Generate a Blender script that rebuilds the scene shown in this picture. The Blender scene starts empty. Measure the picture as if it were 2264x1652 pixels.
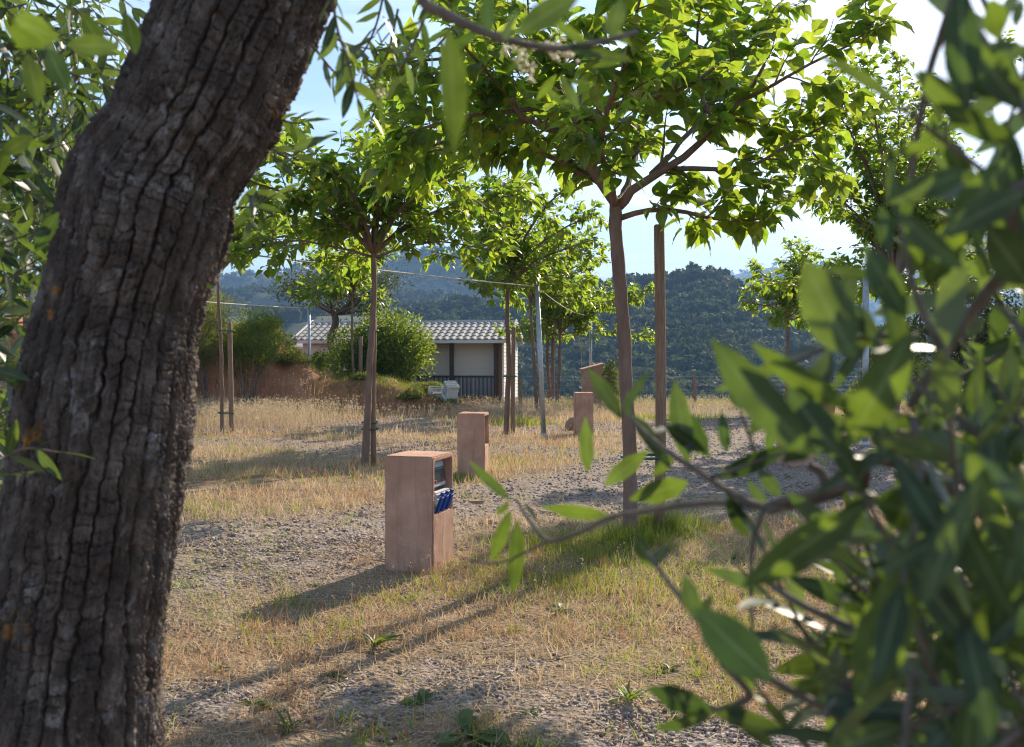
import bpy, math, random
import numpy as np
from mathutils import Vector, Matrix

rng = np.random.default_rng(11)
random.seed(11)
S = bpy.context.scene
COL = S.collection
HC, F, CX, CY = 1.585, 2201.0, 1132.0, 826.0      # eye height; focal length and centre in photo units (2264 wide)
PITCH = 0.01704

# ------------------------------------------------------------------ camera
cd = bpy.data.cameras.new('camera'); cam = bpy.data.objects.new('camera', cd); COL.objects.link(cam)
cam.location = (0, 0, HC); cam.rotation_euler = (math.pi/2 - PITCH, 0, 0)
cd.sensor_width = 36; cd.lens = 35; cd.clip_start = 0.05; cd.clip_end = 20000
cd.dof.use_dof = True; cd.dof.focus_distance = 9.5; cd.dof.aperture_fstop = 8.0
S.camera = cam
# ------------------------------------------------------------------ sky and sun
SUN_AZ, SUN_EL = math.radians(30), math.radians(29.5)
W = bpy.data.worlds.new('World'); S.world = W; W.use_nodes = True
nt = W.node_tree; nt.nodes.clear()
def wn(t, **k):
    n = nt.nodes.new(t)
    for a, b in k.items(): setattr(n, a, b)
    return n
sky = wn('ShaderNodeTexSky', sky_type='NISHITA', sun_disc=False, sun_elevation=SUN_EL, sun_rotation=SUN_AZ, altitude=300, air_density=1.0, dust_density=0.55, ozone_density=1.5)
tc = wn('ShaderNodeTexCoord'); sx = wn('ShaderNodeSeparateXYZ'); nt.links.new(tc.outputs['Generated'], sx.inputs[0])
zz = wn('ShaderNodeMath', operation='ADD'); zz.inputs[1].default_value = 0.12; nt.links.new(sx.outputs[2], zz.inputs[0])
zm = wn('ShaderNodeMath', operation='MAXIMUM'); zm.inputs[1].default_value = 0.05; nt.links.new(zz.outputs[0], zm.inputs[0])
dx = wn('ShaderNodeMath', operation='DIVIDE'); dy = wn('ShaderNodeMath', operation='DIVIDE')
for d_, i in ((dx, 0), (dy, 1)): nt.links.new(sx.outputs[i], d_.inputs[0]); nt.links.new(zm.outputs[0], d_.inputs[1])
cb = wn('ShaderNodeCombineXYZ'); nt.links.new(dx.outputs[0], cb.inputs[0]); nt.links.new(dy.outputs[0], cb.inputs[1])
mp = wn('ShaderNodeMapping'); mp.inputs['Scale'].default_value = (0.75, 1.5, 1); mp.inputs['Rotation'].default_value = (0, 0, 0.25); nt.links.new(cb.outputs[0], mp.inputs[0])
no = wn('ShaderNodeTexNoise'); no.inputs['Scale'].default_value = 1.15; no.inputs['Detail'].default_value = 9; no.inputs['Roughness'].default_value = 0.6; no.inputs['Distortion'].default_value = 0.5
nt.links.new(mp.outputs[0], no.inputs['Vector'])
cr = wn('ShaderNodeMapRange', interpolation_type='SMOOTHSTEP'); cr.inputs['From Min'].default_value = 0.40; cr.inputs['From Max'].default_value = 0.66; cr.inputs['To Max'].default_value = 0.8
nt.links.new(no.outputs['Fac'], cr.inputs['Value'])
mx = wn('ShaderNodeMix', data_type='RGBA'); nt.links.new(cr.outputs[0], mx.inputs['Factor']); nt.links.new(sky.outputs[0], mx.inputs[6])
cw = wn('ShaderNodeMix', data_type='RGBA', blend_type='ADD'); cw.inputs['Factor'].default_value = 1.0
nt.links.new(sky.outputs[0], cw.inputs[6]); cw.inputs[7].default_value = (2.6, 2.5, 2.4, 1); nt.links.new(cw.outputs[2], mx.inputs[7])
bg = wn('ShaderNodeBackground'); bg.inputs['Strength'].default_value = 0.108; nt.links.new(mx.outputs[2], bg.inputs['Color'])
ow = wn('ShaderNodeOutputWorld'); nt.links.new(bg.outputs[0], ow.inputs['Surface'])
sd = bpy.data.lights.new('sun', 'SUN'); sd.energy = 5.0; sd.angle = math.radians(0.53); sd.color = (1.0, 0.86, 0.68)
sun = bpy.data.objects.new('sun', sd); COL.objects.link(sun)
SV = Vector((math.sin(SUN_AZ)*math.cos(SUN_EL), math.cos(SUN_AZ)*math.cos(SUN_EL), math.sin(SUN_EL)))
sun.rotation_euler = SV.to_track_quat('Z', 'Y').to_euler(); sun.location = SV*60
V_ = S.view_settings; V_.view_transform = 'Standard'; V_.look = 'None'; V_.gamma = 1; V_.use_curve_mapping = False; V_.exposure = 1.0
C_ = S.cycles if hasattr(S, 'cycles') else None
S.render.engine = 'CYCLES'
C_ = S.cycles
C_.use_denoising = True; C_.denoiser = 'OPENIMAGEDENOISE'; C_.denoising_input_passes = 'RGB_ALBEDO_NORMAL'
C_.max_bounces = 7; C_.diffuse_bounces = 3; C_.glossy_bounces = 2; C_.transmission_bounces = 5; C_.transparent_max_bounces = 8; C_.volume_bounces = 0
C_.sample_clamp_indirect = 4; C_.filter_width = 1.15; C_.caustics_reflective = False; C_.caustics_refractive = False

# ------------------------------------------------------------------ geometry helpers
def P(vx, vy, d):
    a = (vx-CX)/F; b = -(vy-CY)/F
    v = np.array([a, math.cos(PITCH)+b*math.sin(PITCH), -math.sin(PITCH)+b*math.cos(PITCH)])
    return np.array([0, 0, HC]) + v*(d/v[1])
def G(vx, vy, z=0.0):
    a = P(vx, vy, 1.0) - np.array([0, 0, HC])
    t = (z-HC)/a[2]
    return np.array([0, 0, HC]) + a*t
def project(p):
    p = np.atleast_2d(p) - np.array([0, 0, HC])
    c, s = math.cos(PITCH), math.sin(PITCH)
    dep = p[:, 1]*c - p[:, 2]*s; up = p[:, 1]*s + p[:, 2]*c
    dep = np.where(np.abs(dep) < 1e-6, 1e-6, dep)
    return CX + F*p[:, 0]/dep, CY - F*up/dep, dep

class VN:
    def __init__(s, seed): s.t = np.random.default_rng(seed).random((256, 256))
    def n(s, x, y):
        x = np.asarray(x, float); y = np.asarray(y, float)
        xi = np.floor(x).astype(int); yi = np.floor(y).astype(int); fx = x-xi; fy = y-yi
        fx = fx*fx*(3-2*fx); fy = fy*fy*(3-2*fy)
        a = s.t[xi % 256, yi % 256]; b = s.t[(xi+1) % 256, yi % 256]; c = s.t[xi % 256, (yi+1) % 256]; d = s.t[(xi+1) % 256, (yi+1) % 256]
        return (a*(1-fx)+b*fx)*(1-fy) + (c*(1-fx)+d*fx)*fy
    def f(s, x, y, o=4):
        r = 0; a = .5; t = 0
        for i in range(o):
            r = r + a*s.n(np.asarray(x)*2**i+i*17.3, np.asarray(y)*2**i+i*9.1); t += a; a *= .5
        return r/t
N1, N2, N3 = VN(1), VN(2), VN(3)
def sstep(a, b, x):
    t = np.clip((np.asarray(x, float)-a)/(b-a), 0, 1); return t*t*(3-2*t)

def me_fast(name, V, Fc, smooth=False, attrs=None):
    V = np.asarray(V, np.float32); Fc = np.asarray(Fc, np.int32); k = Fc.shape[1]
    me = bpy.data.meshes.new(name)
    me.vertices.add(len(V)); me.vertices.foreach_set('co', V.ravel())
    me.loops.add(Fc.size); me.loops.foreach_set('vertex_index', Fc.ravel())
    me.polygons.add(len(Fc)); me.polygons.foreach_set('loop_start', np.arange(0, Fc.size, k, dtype=np.int32))
    try: me.polygons.foreach_set('loop_total', np.full(len(Fc), k, np.int32))
    except Exception: pass
    if attrs:
        for an, av in attrs.items():
            me.attributes.new(an, 'FLOAT', 'POINT').data.foreach_set('value', np.asarray(av, np.float32))
    me.update(calc_edges=True)
    if smooth: me.polygons.foreach_set('use_smooth', np.ones(len(Fc), bool))
    return me
def link(name, me, mat=None, parent=None, label=None, cat=None, group=None, kind=None, loc=None):
    o = bpy.data.objects.new(name, me); COL.objects.link(o)
    if mat is not None and me is not None and len(me.materials) == 0: me.materials.append(mat)
    if parent is not None: o.parent = parent
    if loc is not None: o.location = loc
    if label: o['label'] = label
    if cat: o['category'] = cat
    if group: o['group'] = group
    if kind: o['kind'] = kind
    return o
def thing(name, label, cat, loc, rz=0, group=None):
    o = link(name, None, None, None, label, cat, group, None, tuple(float(q) for q in loc)); o.rotation_euler = (0, 0, rz); o.empty_display_size = .1
    return o

class MB:
    def __init__(s): s.v = []; s.f = []
    def add(s, V, Fs):
        n = len(s.v); s.v += [tuple(map(float, p)) for p in V]; s.f += [tuple(int(i)+n for i in f) for f in Fs]; return s
    def box(s, a, b, M=None, skip=()):
        x0, y0, z0 = a; x1, y1, z1 = b
        V = [(x0,y0,z0),(x1,y0,z0),(x1,y1,z0),(x0,y1,z0),(x0,y0,z1),(x1,y0,z1),(x1,y1,z1),(x0,y1,z1)]
        if M is not None: V = [tuple(M @ Vector(p)) for p in V]
        Fs = [(0,3,2,1),(4,5,6,7),(0,1,5,4),(1,2,6,5),(2,3,7,6),(3,0,4,7)]
        return s.add(V, Fs)
    def tube(s, pts, rad, n=8, cap=True):
        V, Fs = tube(pts, rad, n)
        m = len(pts)
        Fs = [tuple(f) for f in Fs]
        if cap: Fs += [tuple(range(n-1, -1, -1)), tuple(range((m-1)*n, m*n))]
        return s.add(V, Fs)
    def prism(s, poly, y0, y1):
        n = len(poly); V = [(x, y0, z) for x, z in poly]+[(x, y1, z) for x, z in poly]
        Fs = [tuple(range(n)), tuple(range(2*n-1, n-1, -1))]+[(i, i+n, (i+1) % n+n, (i+1) % n) for i in range(n)]
        return s.add(V, Fs)
    def mesh(s, name, smooth=False, bevel=0):
        me = bpy.data.meshes.new(name); me.from_pydata(s.v, [], s.f); me.update()
        if bevel:
            import bmesh
            bm = bmesh.new(); bm.from_mesh(me); bmesh.ops.recalc_face_normals(bm, faces=bm.faces)
            bmesh.ops.bevel(bm, geom=bm.edges[:], offset=bevel, segments=2, affect='EDGES', clamp_overlap=True); bm.to_mesh(me); bm.free()
        if smooth: me.polygons.foreach_set('use_smooth', np.ones(len(me.polygons), bool))
        return me
    def build(s, name, mat, parent=None, smooth=False, bevel=0, **k): return link(name, s.mesh(name, smooth, bevel), mat, parent, **k)

def nrm(v):
    v = np.asarray(v, float); return v/np.maximum(np.linalg.norm(v, axis=-1, keepdims=True), 1e-9)
def tube(pts, rad, n=8):
    pts = np.asarray(pts, float); m = len(pts); rad = np.broadcast_to(np.asarray(rad, float), (m,))
    t = nrm(np.gradient(pts, axis=0)); up = np.array([0, 0, 1.0]) if abs(t[0][2]) < .9 else np.array([1.0, 0, 0])
    a = nrm(np.cross(up, t[0])); V = []
    ang = np.arange(n)/n*2*math.pi
    for i in range(m):
        a = nrm(a - t[i]*np.dot(a, t[i])); b = np.cross(t[i], a)
        V.append(pts[i] + rad[i]*(np.cos(ang)[:, None]*a + np.sin(ang)[:, None]*b))
    V = np.concatenate(V); Fs = []
    for i in range(m-1):
        for j in range(n): Fs.append((i*n+j, i*n+(j+1) % n, (i+1)*n+(j+1) % n, (i+1)*n+j))
    return V, np.array(Fs)
def curve(pts, n):     # Catmull-Rom resample
    p = np.asarray(pts, float); p = np.vstack([2*p[0]-p[1], p, 2*p[-1]-p[-2]]); m = len(p)-3
    out = []
    for q in np.linspace(0, m-1e-6, n):
        i = int(q); t = q-i; a, b, c, d = p[i:i+4]
        out.append(.5*(2*b+(c-a)*t+(2*a-5*b+4*c-d)*t*t+(3*b-a-3*c+d)*t**3))
    return np.array(out)
def frames(d, up, sc=1.0, wid=1.0):
    d = nrm(d); s = nrm(np.cross(d, up)); n = np.cross(s, d)
    M = np.stack([s, d, n], axis=-1)
    return M*np.asarray(sc)[..., None, None] if np.ndim(sc) else M*sc
def midattr(TV, n): return np.tile(np.tile([1., 0., 1.], len(TV)//3), n)
def scatter(TV, TF, M, pos):
    V = np.einsum('nij,kj->nki', M, TV) + pos[:, None, :]
    n, k = len(pos), len(TV)
    Fc = TF[None] + (np.arange(n)*k)[:, None, None]
    return V.reshape(-1, 3), Fc.reshape(-1, TF.shape[1])
def leaf_tpl(prof, fold=.25, droop=.25, ripple=0.0, curl=0):
    V = []; Fq = []
    for i, (t, w) in enumerate(prof):
        z = -droop*t*t
        r = ripple*(1 if i % 2 else -1)
        V += [(-w, t, z+fold*w+r), (0, t+curl*t*t*0, z), (w, t, z+fold*w-r)]
    for i in range(len(prof)-1):
        a = i*3
        Fq += [(a, a+1, a+4, a+3), (a+1, a+2, a+5, a+4)]
    return np.array(V), np.array(Fq)
MUL_HI = leaf_tpl([(0,.03),(.03,.2),(.14,.33),(.3,.37),(.47,.33),(.64,.23),(.8,.12),(.91,.045),(1.0,.006)], .30, .38, .014)
MUL_LO = leaf_tpl([(0,.08),(.2,.36),(.55,.28),(1.0,.01)], .28, .36)
OLV_HI = leaf_tpl([(0,.015),(.06,.035),(.18,.085),(.36,.118),(.55,.122),(.74,.095),(.9,.045),(1.0,.006)], .22, .12, .004)
OLV_LO = leaf_tpl([(0,.02),(.25,.1),(.6,.11),(1.0,.01)], .2, .1)

# ------------------------------------------------------------------ materials
def mat(name, base, rough=.8, var=None, vscale=5.0, bump=0.0, bscale=40.0, metal=0.0, spec=.4, detail=5, obj=False, stretch=None, col3=None):
    m = bpy.data.materials.new(name); m.use_nodes = True; t = m.node_tree; N = t.nodes; L = t.links
    b = N['Principled BSDF']; b.inputs['Roughness'].default_value = rough; b.inputs['Metallic'].default_value = metal; b.inputs['Specular IOR Level'].default_value = spec
    b.inputs['Base Color'].default_value = (*base, 1)
    tc = N.new('ShaderNodeTexCoord'); src = tc.outputs['Object'] if obj else None
    if src is None:
        g = N.new('ShaderNodeNewGeometry'); src = g.outputs['Position']
    if stretch:
        mp = N.new('ShaderNodeMapping'); mp.inputs['Scale'].default_value = stretch; L.new(src, mp.inputs[0]); src = mp.outputs[0]
    if var is not None:
        n = N.new('ShaderNodeTexNoise'); n.inputs['Scale'].default_value = vscale; n.inputs['Detail'].default_value = detail; n.inputs['Roughness'].default_value = .62; L.new(src, n.inputs['Vector'])
        r = N.new('ShaderNodeValToRGB'); e = r.color_ramp.elements; e[0].position = .32; e[1].position = .68; e[0].color = (*base, 1); e[1].color = (*var, 1)
        if col3: q = e.new(.5); q.color = (*col3, 1)
        L.new(n.outputs['Fac'], r.inputs['Fac']); L.new(r.outputs[0], b.inputs['Base Color'])
    if bump:
        n = N.new('ShaderNodeTexNoise'); n.inputs['Scale'].default_value = bscale; n.inputs['Detail'].default_value = 6; L.new(src, n.inputs['Vector'])
        bp = N.new('ShaderNodeBump'); bp.inputs['Strength'].default_value = bump; bp.inputs['Distance'].default_value = .02; L.new(n.outputs['Fac'], bp.inputs['Height']); L.new(bp.outputs[0], b.inputs['Normal'])
    return m
def leafmat(name, ca, cb, ta, tb, under=None, mixf=.5, rough=.42, spec=.45, rib=None, attr=None):
    m = bpy.data.materials.new(name); m.use_nodes = True; t = m.node_tree; N = t.nodes; L = t.links; N.clear()
    g = N.new('ShaderNodeNewGeometry'); oi = N.new('ShaderNodeObjectInfo')
    ad = N.new('ShaderNodeMath'); ad.operation = 'ADD'; L.new(g.outputs['Random Per Island'], ad.inputs[0]); L.new(oi.outputs['Random'], ad.inputs[1])
    fr = N.new('ShaderNodeMath'); fr.operation = 'FRACT'; L.new(ad.outputs[0], fr.inputs[0])
    def mixc(a, b):
        x = N.new('ShaderNodeMix'); x.data_type = 'RGBA'; L.new(fr_out, x.inputs['Factor']); x.inputs[6].default_value = (*a, 1); x.inputs[7].default_value = (*b, 1); return x.outputs[2]
    if attr:
        at = N.new('ShaderNodeAttribute'); at.attribute_name = attr; fr = at; fr_out = at.outputs['Fac']
    else: fr_out = fr.outputs[0]
    c = mixc(ca, cb); tr = mixc(ta, tb)
    if rib:
        nz = N.new('ShaderNodeTexNoise'); nz.inputs['Scale'].default_value = rib[2]; nz.inputs['Detail'].default_value = 4; L.new(g.outputs['Position'], nz.inputs['Vector'])
        mr = N.new('ShaderNodeMapRange'); mr.inputs['From Min'].default_value = .35; mr.inputs['From Max'].default_value = .7; mr.inputs['To Min'].default_value = .72; mr.inputs['To Max'].default_value = 1.25; L.new(nz.outputs['Fac'], mr.inputs['Value'])
        at = N.new('ShaderNodeAttribute'); at.attribute_name = 'mid'; rr = N.new('ShaderNodeMapRange'); rr.inputs['From Min'].default_value = .04; rr.inputs['From Max'].default_value = .13; rr.inputs['To Min'].default_value = rib[1]; rr.inputs['To Max'].default_value = 0; L.new(at.outputs['Fac'], rr.inputs['Value'])
        def ribbed(col):
            vm = N.new('ShaderNodeVectorMath'); vm.operation = 'SCALE'; L.new(col, vm.inputs[0]); L.new(mr.outputs[0], vm.inputs['Scale'])
            x = N.new('ShaderNodeMix'); x.data_type = 'RGBA'; L.new(rr.outputs[0], x.inputs['Factor']); L.new(vm.outputs[0], x.inputs[6]); x.inputs[7].default_value = (*rib[0], 1); return x.outputs[2]
        c = ribbed(c)
        if True:
            vm = N.new('ShaderNodeVectorMath'); vm.operation = 'SCALE'; L.new(tr, vm.inputs[0]); L.new(mr.outputs[0], vm.inputs['Scale']); tr = vm.outputs[0]
    if under:
        x = N.new('ShaderNodeMix'); x.data_type = 'RGBA'; L.new(g.outputs['Backfacing'], x.inputs['Factor']); L.new(c, x.inputs[6]); x.inputs[7].default_value = (*under, 1); c = x.outputs[2]
    p = N.new('ShaderNodeBsdfPrincipled'); L.new(c, p.inputs['Base Color']); p.inputs['Roughness'].default_value = rough; p.inputs['Specular IOR Level'].default_value = spec
    q = N.new('ShaderNodeBsdfTranslucent'); L.new(tr, q.inputs['Color'])
    s = N.new('ShaderNodeMixShader'); s.inputs[0].default_value = mixf; L.new(p.outputs[0], s.inputs[1]); L.new(q.outputs[0], s.inputs[2])
    o = N.new('ShaderNodeOutputMaterial'); L.new(s.outputs[0], o.inputs['Surface'])
    return m
M = {}
M['mulberry'] = leafmat('mulberry_leaf', (.035,.085,.018), (.06,.12,.02), (.30,.50,.03), (.54,.64,.05), None, .54, .4, .45, ((.22,.3,.08), .55, 14))
M['olive'] = leafmat('olive_leaf', (.024,.044,.022), (.044,.066,.032), (.07,.14,.015), (.24,.36,.025), (.14,.16,.115), .33, .4, .35, ((.2,.24,.12), .7, 45))
M['bush'] = leafmat('laurel_leaf', (.03,.075,.012), (.06,.11,.016), (.28,.4,.03), (.42,.5,.04), None, .45, .38)
M['pine'] = leafmat('dark_evergreen_leaf', (.025,.042,.016), (.045,.06,.02), (.08,.11,.02), (.13,.16,.03), None, .35, .6)
M['scrub'] = leafmat('scrub_leaf', (.06,.09,.025), (.1,.12,.035), (.22,.28,.04), (.32,.34,.06), None, .45, .6)
M['forest'] = leafmat('forest_foliage', (.02,.034,.015), (.075,.092,.036), (.07,.10,.02), (.15,.17,.04), None, .25, .8, .2, None, 'rnd')
M['dry'] = leafmat('dry_grass_blade', (.38,.28,.17), (.6,.48,.32), (.52,.36,.19), (.7,.54,.34), None, .45, .6, .3)
M['rust'] = leafmat('rusty_grass_blade', (.3,.15,.075), (.42,.24,.11), (.4,.19,.08), (.5,.28,.12), None, .42, .6, .3)
M['straw'] = leafmat('straw_blade', (.5,.4,.26), (.62,.5,.33), (.5,.38,.22), (.6,.48,.3), None, .35, .55, .3)
M['green'] = leafmat('green_grass_blade', (.07,.11,.02), (.12,.16,.03), (.32,.4,.04), (.46,.5,.06), None, .48, .5, .35)
M['weed'] = leafmat('weed_leaf', (.045,.09,.02), (.08,.12,.025), (.22,.34,.03), (.3,.4,.04), None, .42, .45, .4)
M['flower'] = mat('cream_blossom', (.62,.52,.28), .6, (.72,.66,.42), 60)
M['bark_mul'] = mat('mulberry_bark', (.17,.105,.075), .8, (.27,.185,.14), 9, .5, 60, stretch=(1,1,.35), col3=(.22,.14,.1))
M['bark_pine'] = mat('evergreen_bark', (.12,.085,.065), .9, (.22,.16,.13), 12, .6, 40)
M['stake'] = mat('weathered_stake_wood', (.19,.115,.07), .8, (.33,.235,.165), 14, .35, 50, stretch=(6,6,.5), col3=(.26,.165,.105))
M['tie'] = mat('green_tie', (.02,.11,.075), .5)
M['galv'] = mat('galvanised_steel', (.36,.39,.41), .42, (.5,.52,.54), 12, metal=.55)
M['wire'] = mat('pale_cable', (.62,.56,.48), .6)
M['darkmetal'] = mat('dark_green_metal', (.03,.06,.05), .5)
M['ped'] = mat('terracotta_render', (.43,.23,.145), .9, (.63,.39,.275), 3.2, .4, 120, detail=11, col3=(.53,.305,.205))
M['ped_in'] = mat('rough_render_inside', (.34,.2,.14), .95, (.42,.26,.18), 20, .7, 70)
M['grey_pl'] = mat('grey_plastic', (.5,.52,.53), .35)
M['blue_pl'] = mat('blue_plastic', (.01,.06,.3), .5, spec=.25)
M['red_pl'] = mat('red_plastic', (.35,.03,.02), .4)
M['glass_dk'] = mat('smoked_window', (.03,.036,.034), .3, spec=.25)
M['white_pl'] = mat('white_plastic', (.72,.7,.66), .4, (.62,.58,.52), 6)
M['siding'] = mat('pale_siding', (.76,.7,.64), .7, (.6,.53,.47), 2.5)
M['siding_b'] = mat('beige_siding', (.84,.76,.66), .7, (.8,.71,.61), 2.5)
M['trim'] = mat('white_trim', (.74,.72,.68), .6)
M['tile'] = mat('grey_tile_sheet', (.2,.2,.195), .75, (.3,.3,.29), 4, .1, 30)
M['dark'] = mat('dark_brown_paint', (.05,.04,.036), .6, (.075,.06,.055), 8)
M['door'] = mat('brown_wood_frame', (.28,.14,.07), .6)
M['pane'] = mat('porch_glass', (.4,.42,.45), .25, spec=.6)
M['rooftc'] = mat('pale_clay_roof', (.5,.4,.33), .8, (.6,.5,.42), 5)
M['rock'] = mat('brown_rock', (.2,.14,.1), .95, (.34,.25,.18), 6, .8, 14)
M['terracotta_pot'] = mat('terracotta_pot_clay', (.42,.2,.12), .8)
M['pebble'] = mat('gravel_stone', (.15,.115,.095), .9, (.5,.41,.345), 24, col3=(.32,.25,.205))
def stained(m):
    t = m.node_tree; N = t.nodes; L = t.links; b = N['Principled BSDF']; src = b.inputs['Base Color'].links[0].from_socket
    g = N.new('ShaderNodeNewGeometry'); mp = N.new('ShaderNodeMapping'); mp.inputs['Scale'].default_value = (16, 16, 1.6); L.new(g.outputs['Position'], mp.inputs[0])
    n = N.new('ShaderNodeTexNoise'); n.inputs['Scale'].default_value = 1.0; n.inputs['Detail'].default_value = 7; n.inputs['Roughness'].default_value = .7; L.new(mp.outputs[0], n.inputs['Vector'])
    r = N.new('ShaderNodeMapRange'); r.inputs['From Min'].default_value = .5; r.inputs['From Max'].default_value = .72; r.inputs['To Max'].default_value = .5; L.new(n.outputs['Fac'], r.inputs['Value'])
    x = N.new('ShaderNodeMix'); x.data_type = 'RGBA'; L.new(r.outputs[0], x.inputs['Factor']); L.new(src, x.inputs[6]); x.inputs[7].default_value = (.2,.105,.065,1)
    n2 = N.new('ShaderNodeTexNoise'); n2.inputs['Scale'].default_value = 34; n2.inputs['Detail'].default_value = 8; n2.inputs['Roughness'].default_value = .75; L.new(g.outputs['Position'], n2.inputs['Vector'])
    r2 = N.new('ShaderNodeMapRange'); r2.inputs['From Min'].default_value = .62; r2.inputs['From Max'].default_value = .7; r2.inputs['To Max'].default_value = .55; L.new(n2.outputs['Fac'], r2.inputs['Value'])
    y = N.new('ShaderNodeMix'); y.data_type = 'RGBA'; L.new(r2.outputs[0], y.inputs['Factor']); L.new(x.outputs[2], y.inputs[6]); y.inputs[7].default_value = (.24,.14,.1,1)
    L.new(y.outputs[2], b.inputs['Base Color'])
stained(M['ped'])
def soilmat():
    m = mat('red_soil', (.27,.105,.05), .95, (.42,.2,.105), 1.6, .9, 5, col3=(.35,.15,.075)); return m
M['soil'] = soilmat()
M['hillsoil'] = mat('hill_scrub_ground', (.045,.06,.028), .95, (.10,.095,.05), .03)
M['plank'] = mat('scrap_plank', (.26,.16,.1), .8, (.36,.24,.16), 30)
def groundmat():
    m = bpy.data.materials.new('dry_campsite_ground'); m.use_nodes = True; t = m.node_tree; N = t.nodes; L = t.links
    b = N['Principled BSDF']; b.inputs['Roughness'].default_value = .95; b.inputs['Specular IOR Level'].default_value = .2
    g = N.new('ShaderNodeNewGeometry'); at = N.new('ShaderNodeAttribute'); at.attribute_name = 'gravel'; af = N.new('ShaderNodeAttribute'); af.attribute_name = 'far'
    def ramp(scale, cols, det=6, ro=.65):
        n = N.new('ShaderNodeTexNoise'); n.inputs['Scale'].default_value = scale; n.inputs['Detail'].default_value = det; n.inputs['Roughness'].default_value = ro; L.new(g.outputs['Position'], n.inputs['Vector'])
        r = N.new('ShaderNodeValToRGB'); e = r.color_ramp.elements; e[0].position = .33; e[1].position = .67
        e[0].color = (*cols[0], 1); e[1].color = (*cols[-1], 1)
        if len(cols) > 2: q = e.new(.5); q.color = (*cols[1], 1)
        L.new(n.outputs['Fac'], r.inputs['Fac']); return r.outputs[0], n.outputs['Fac']
    v = N.new('ShaderNodeTexVoronoi'); v.inputs['Scale'].default_value = 38; L.new(g.outputs['Position'], v.inputs['Vector'])
    rv = N.new('ShaderNodeValToRGB'); e = rv.color_ramp.elements; e[0].color = (.13,.1,.085,1); e[1].color = (.4,.325,.275,1); L.new(v.outputs['Color'], rv.inputs['Fac'])
    dry, nf = ramp(2.2, [(.13,.09,.055), (.25,.175,.105), (.36,.27,.17)], 9, .72)
    far, _ = ramp(.06, [(.05,.06,.03), (.11,.1,.05)])
    x = N.new('ShaderNodeMix'); x.data_type = 'RGBA'; L.new(at.outputs['Fac'], x.inputs['Factor']); L.new(dry, x.inputs[6]); L.new(rv.outputs[0], x.inputs[7])
    y = N.new('ShaderNodeMix'); y.data_type = 'RGBA'; L.new(af.outputs['Fac'], y.inputs['Factor']); L.new(x.outputs[2], y.inputs[6]); L.new(far, y.inputs[7]); L.new(y.outputs[2], b.inputs['Base Color'])
    bp = N.new('ShaderNodeBump'); bp.inputs['Strength'].default_value = .9; bp.inputs['Distance'].default_value = .02; L.new(v.outputs['Distance'], bp.inputs['Height'])
    n2 = N.new('ShaderNodeTexNoise'); n2.inputs['Scale'].default_value = 9; n2.inputs['Detail'].default_value = 8; L.new(g.outputs['Position'], n2.inputs['Vector'])
    b2 = N.new('ShaderNodeBump'); b2.inputs['Strength'].default_value = .8; b2.inputs['Distance'].default_value = .06; L.new(n2.outputs['Fac'], b2.inputs['Height']); L.new(bp.outputs[0], b2.inputs['Normal']); L.new(b2.outputs[0], b.inputs['Normal'])
    return m
M['ground'] = groundmat()
def barkmat():
    m = mat('olive_bark', (.05,.038,.03), .95, (.24,.2,.165), 26, .8, 170, detail=10, stretch=(1,1,.6), col3=(.105,.08,.063))
    t = m.node_tree; N = t.nodes; L = t.links; b = N['Principled BSDF']
    src = b.inputs['Base Color'].links[0].from_socket
    g = N.new('ShaderNodeNewGeometry'); n = N.new('ShaderNodeTexNoise'); n.inputs['Scale'].default_value = 16; n.inputs['Detail'].default_value = 7; n.inputs['Roughness'].default_value = .7; L.new(g.outputs['Position'], n.inputs['Vector'])
    r = N.new('ShaderNodeMapRange'); r.inputs['From Min'].default_value = .58; r.inputs['From Max'].default_value = .66; r.inputs['To Max'].default_value = .75; L.new(n.outputs['Fac'], r.inputs['Value'])
    x = N.new('ShaderNodeMix'); x.data_type = 'RGBA'; L.new(r.outputs[0], x.inputs['Factor']); L.new(src, x.inputs[6]); x.inputs[7].default_value = (.36,.34,.32,1)
    n3 = N.new('ShaderNodeTexNoise'); n3.inputs['Scale'].default_value = 9; n3.inputs['Detail'].default_value = 3; mp = N.new('ShaderNodeMapping'); mp.inputs['Location'].default_value = (3,8,1); L.new(g.outputs['Position'], mp.inputs[0]); L.new(mp.outputs[0], n3.inputs['Vector'])
    r3 = N.new('ShaderNodeMapRange'); r3.inputs['From Min'].default_value = .69; r3.inputs['From Max'].default_value = .73; L.new(n3.outputs['Fac'], r3.inputs['Value'])
    y = N.new('ShaderNodeMix'); y.data_type = 'RGBA'; L.new(r3.outputs[0], y.inputs['Factor']); L.new(x.outputs[2], y.inputs[6]); y.inputs[7].default_value = (.45,.2,.03,1)
    L.new(y.outputs[2], b.inputs['Base Color'])
    return m
M['bark'] = barkmat()

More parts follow.
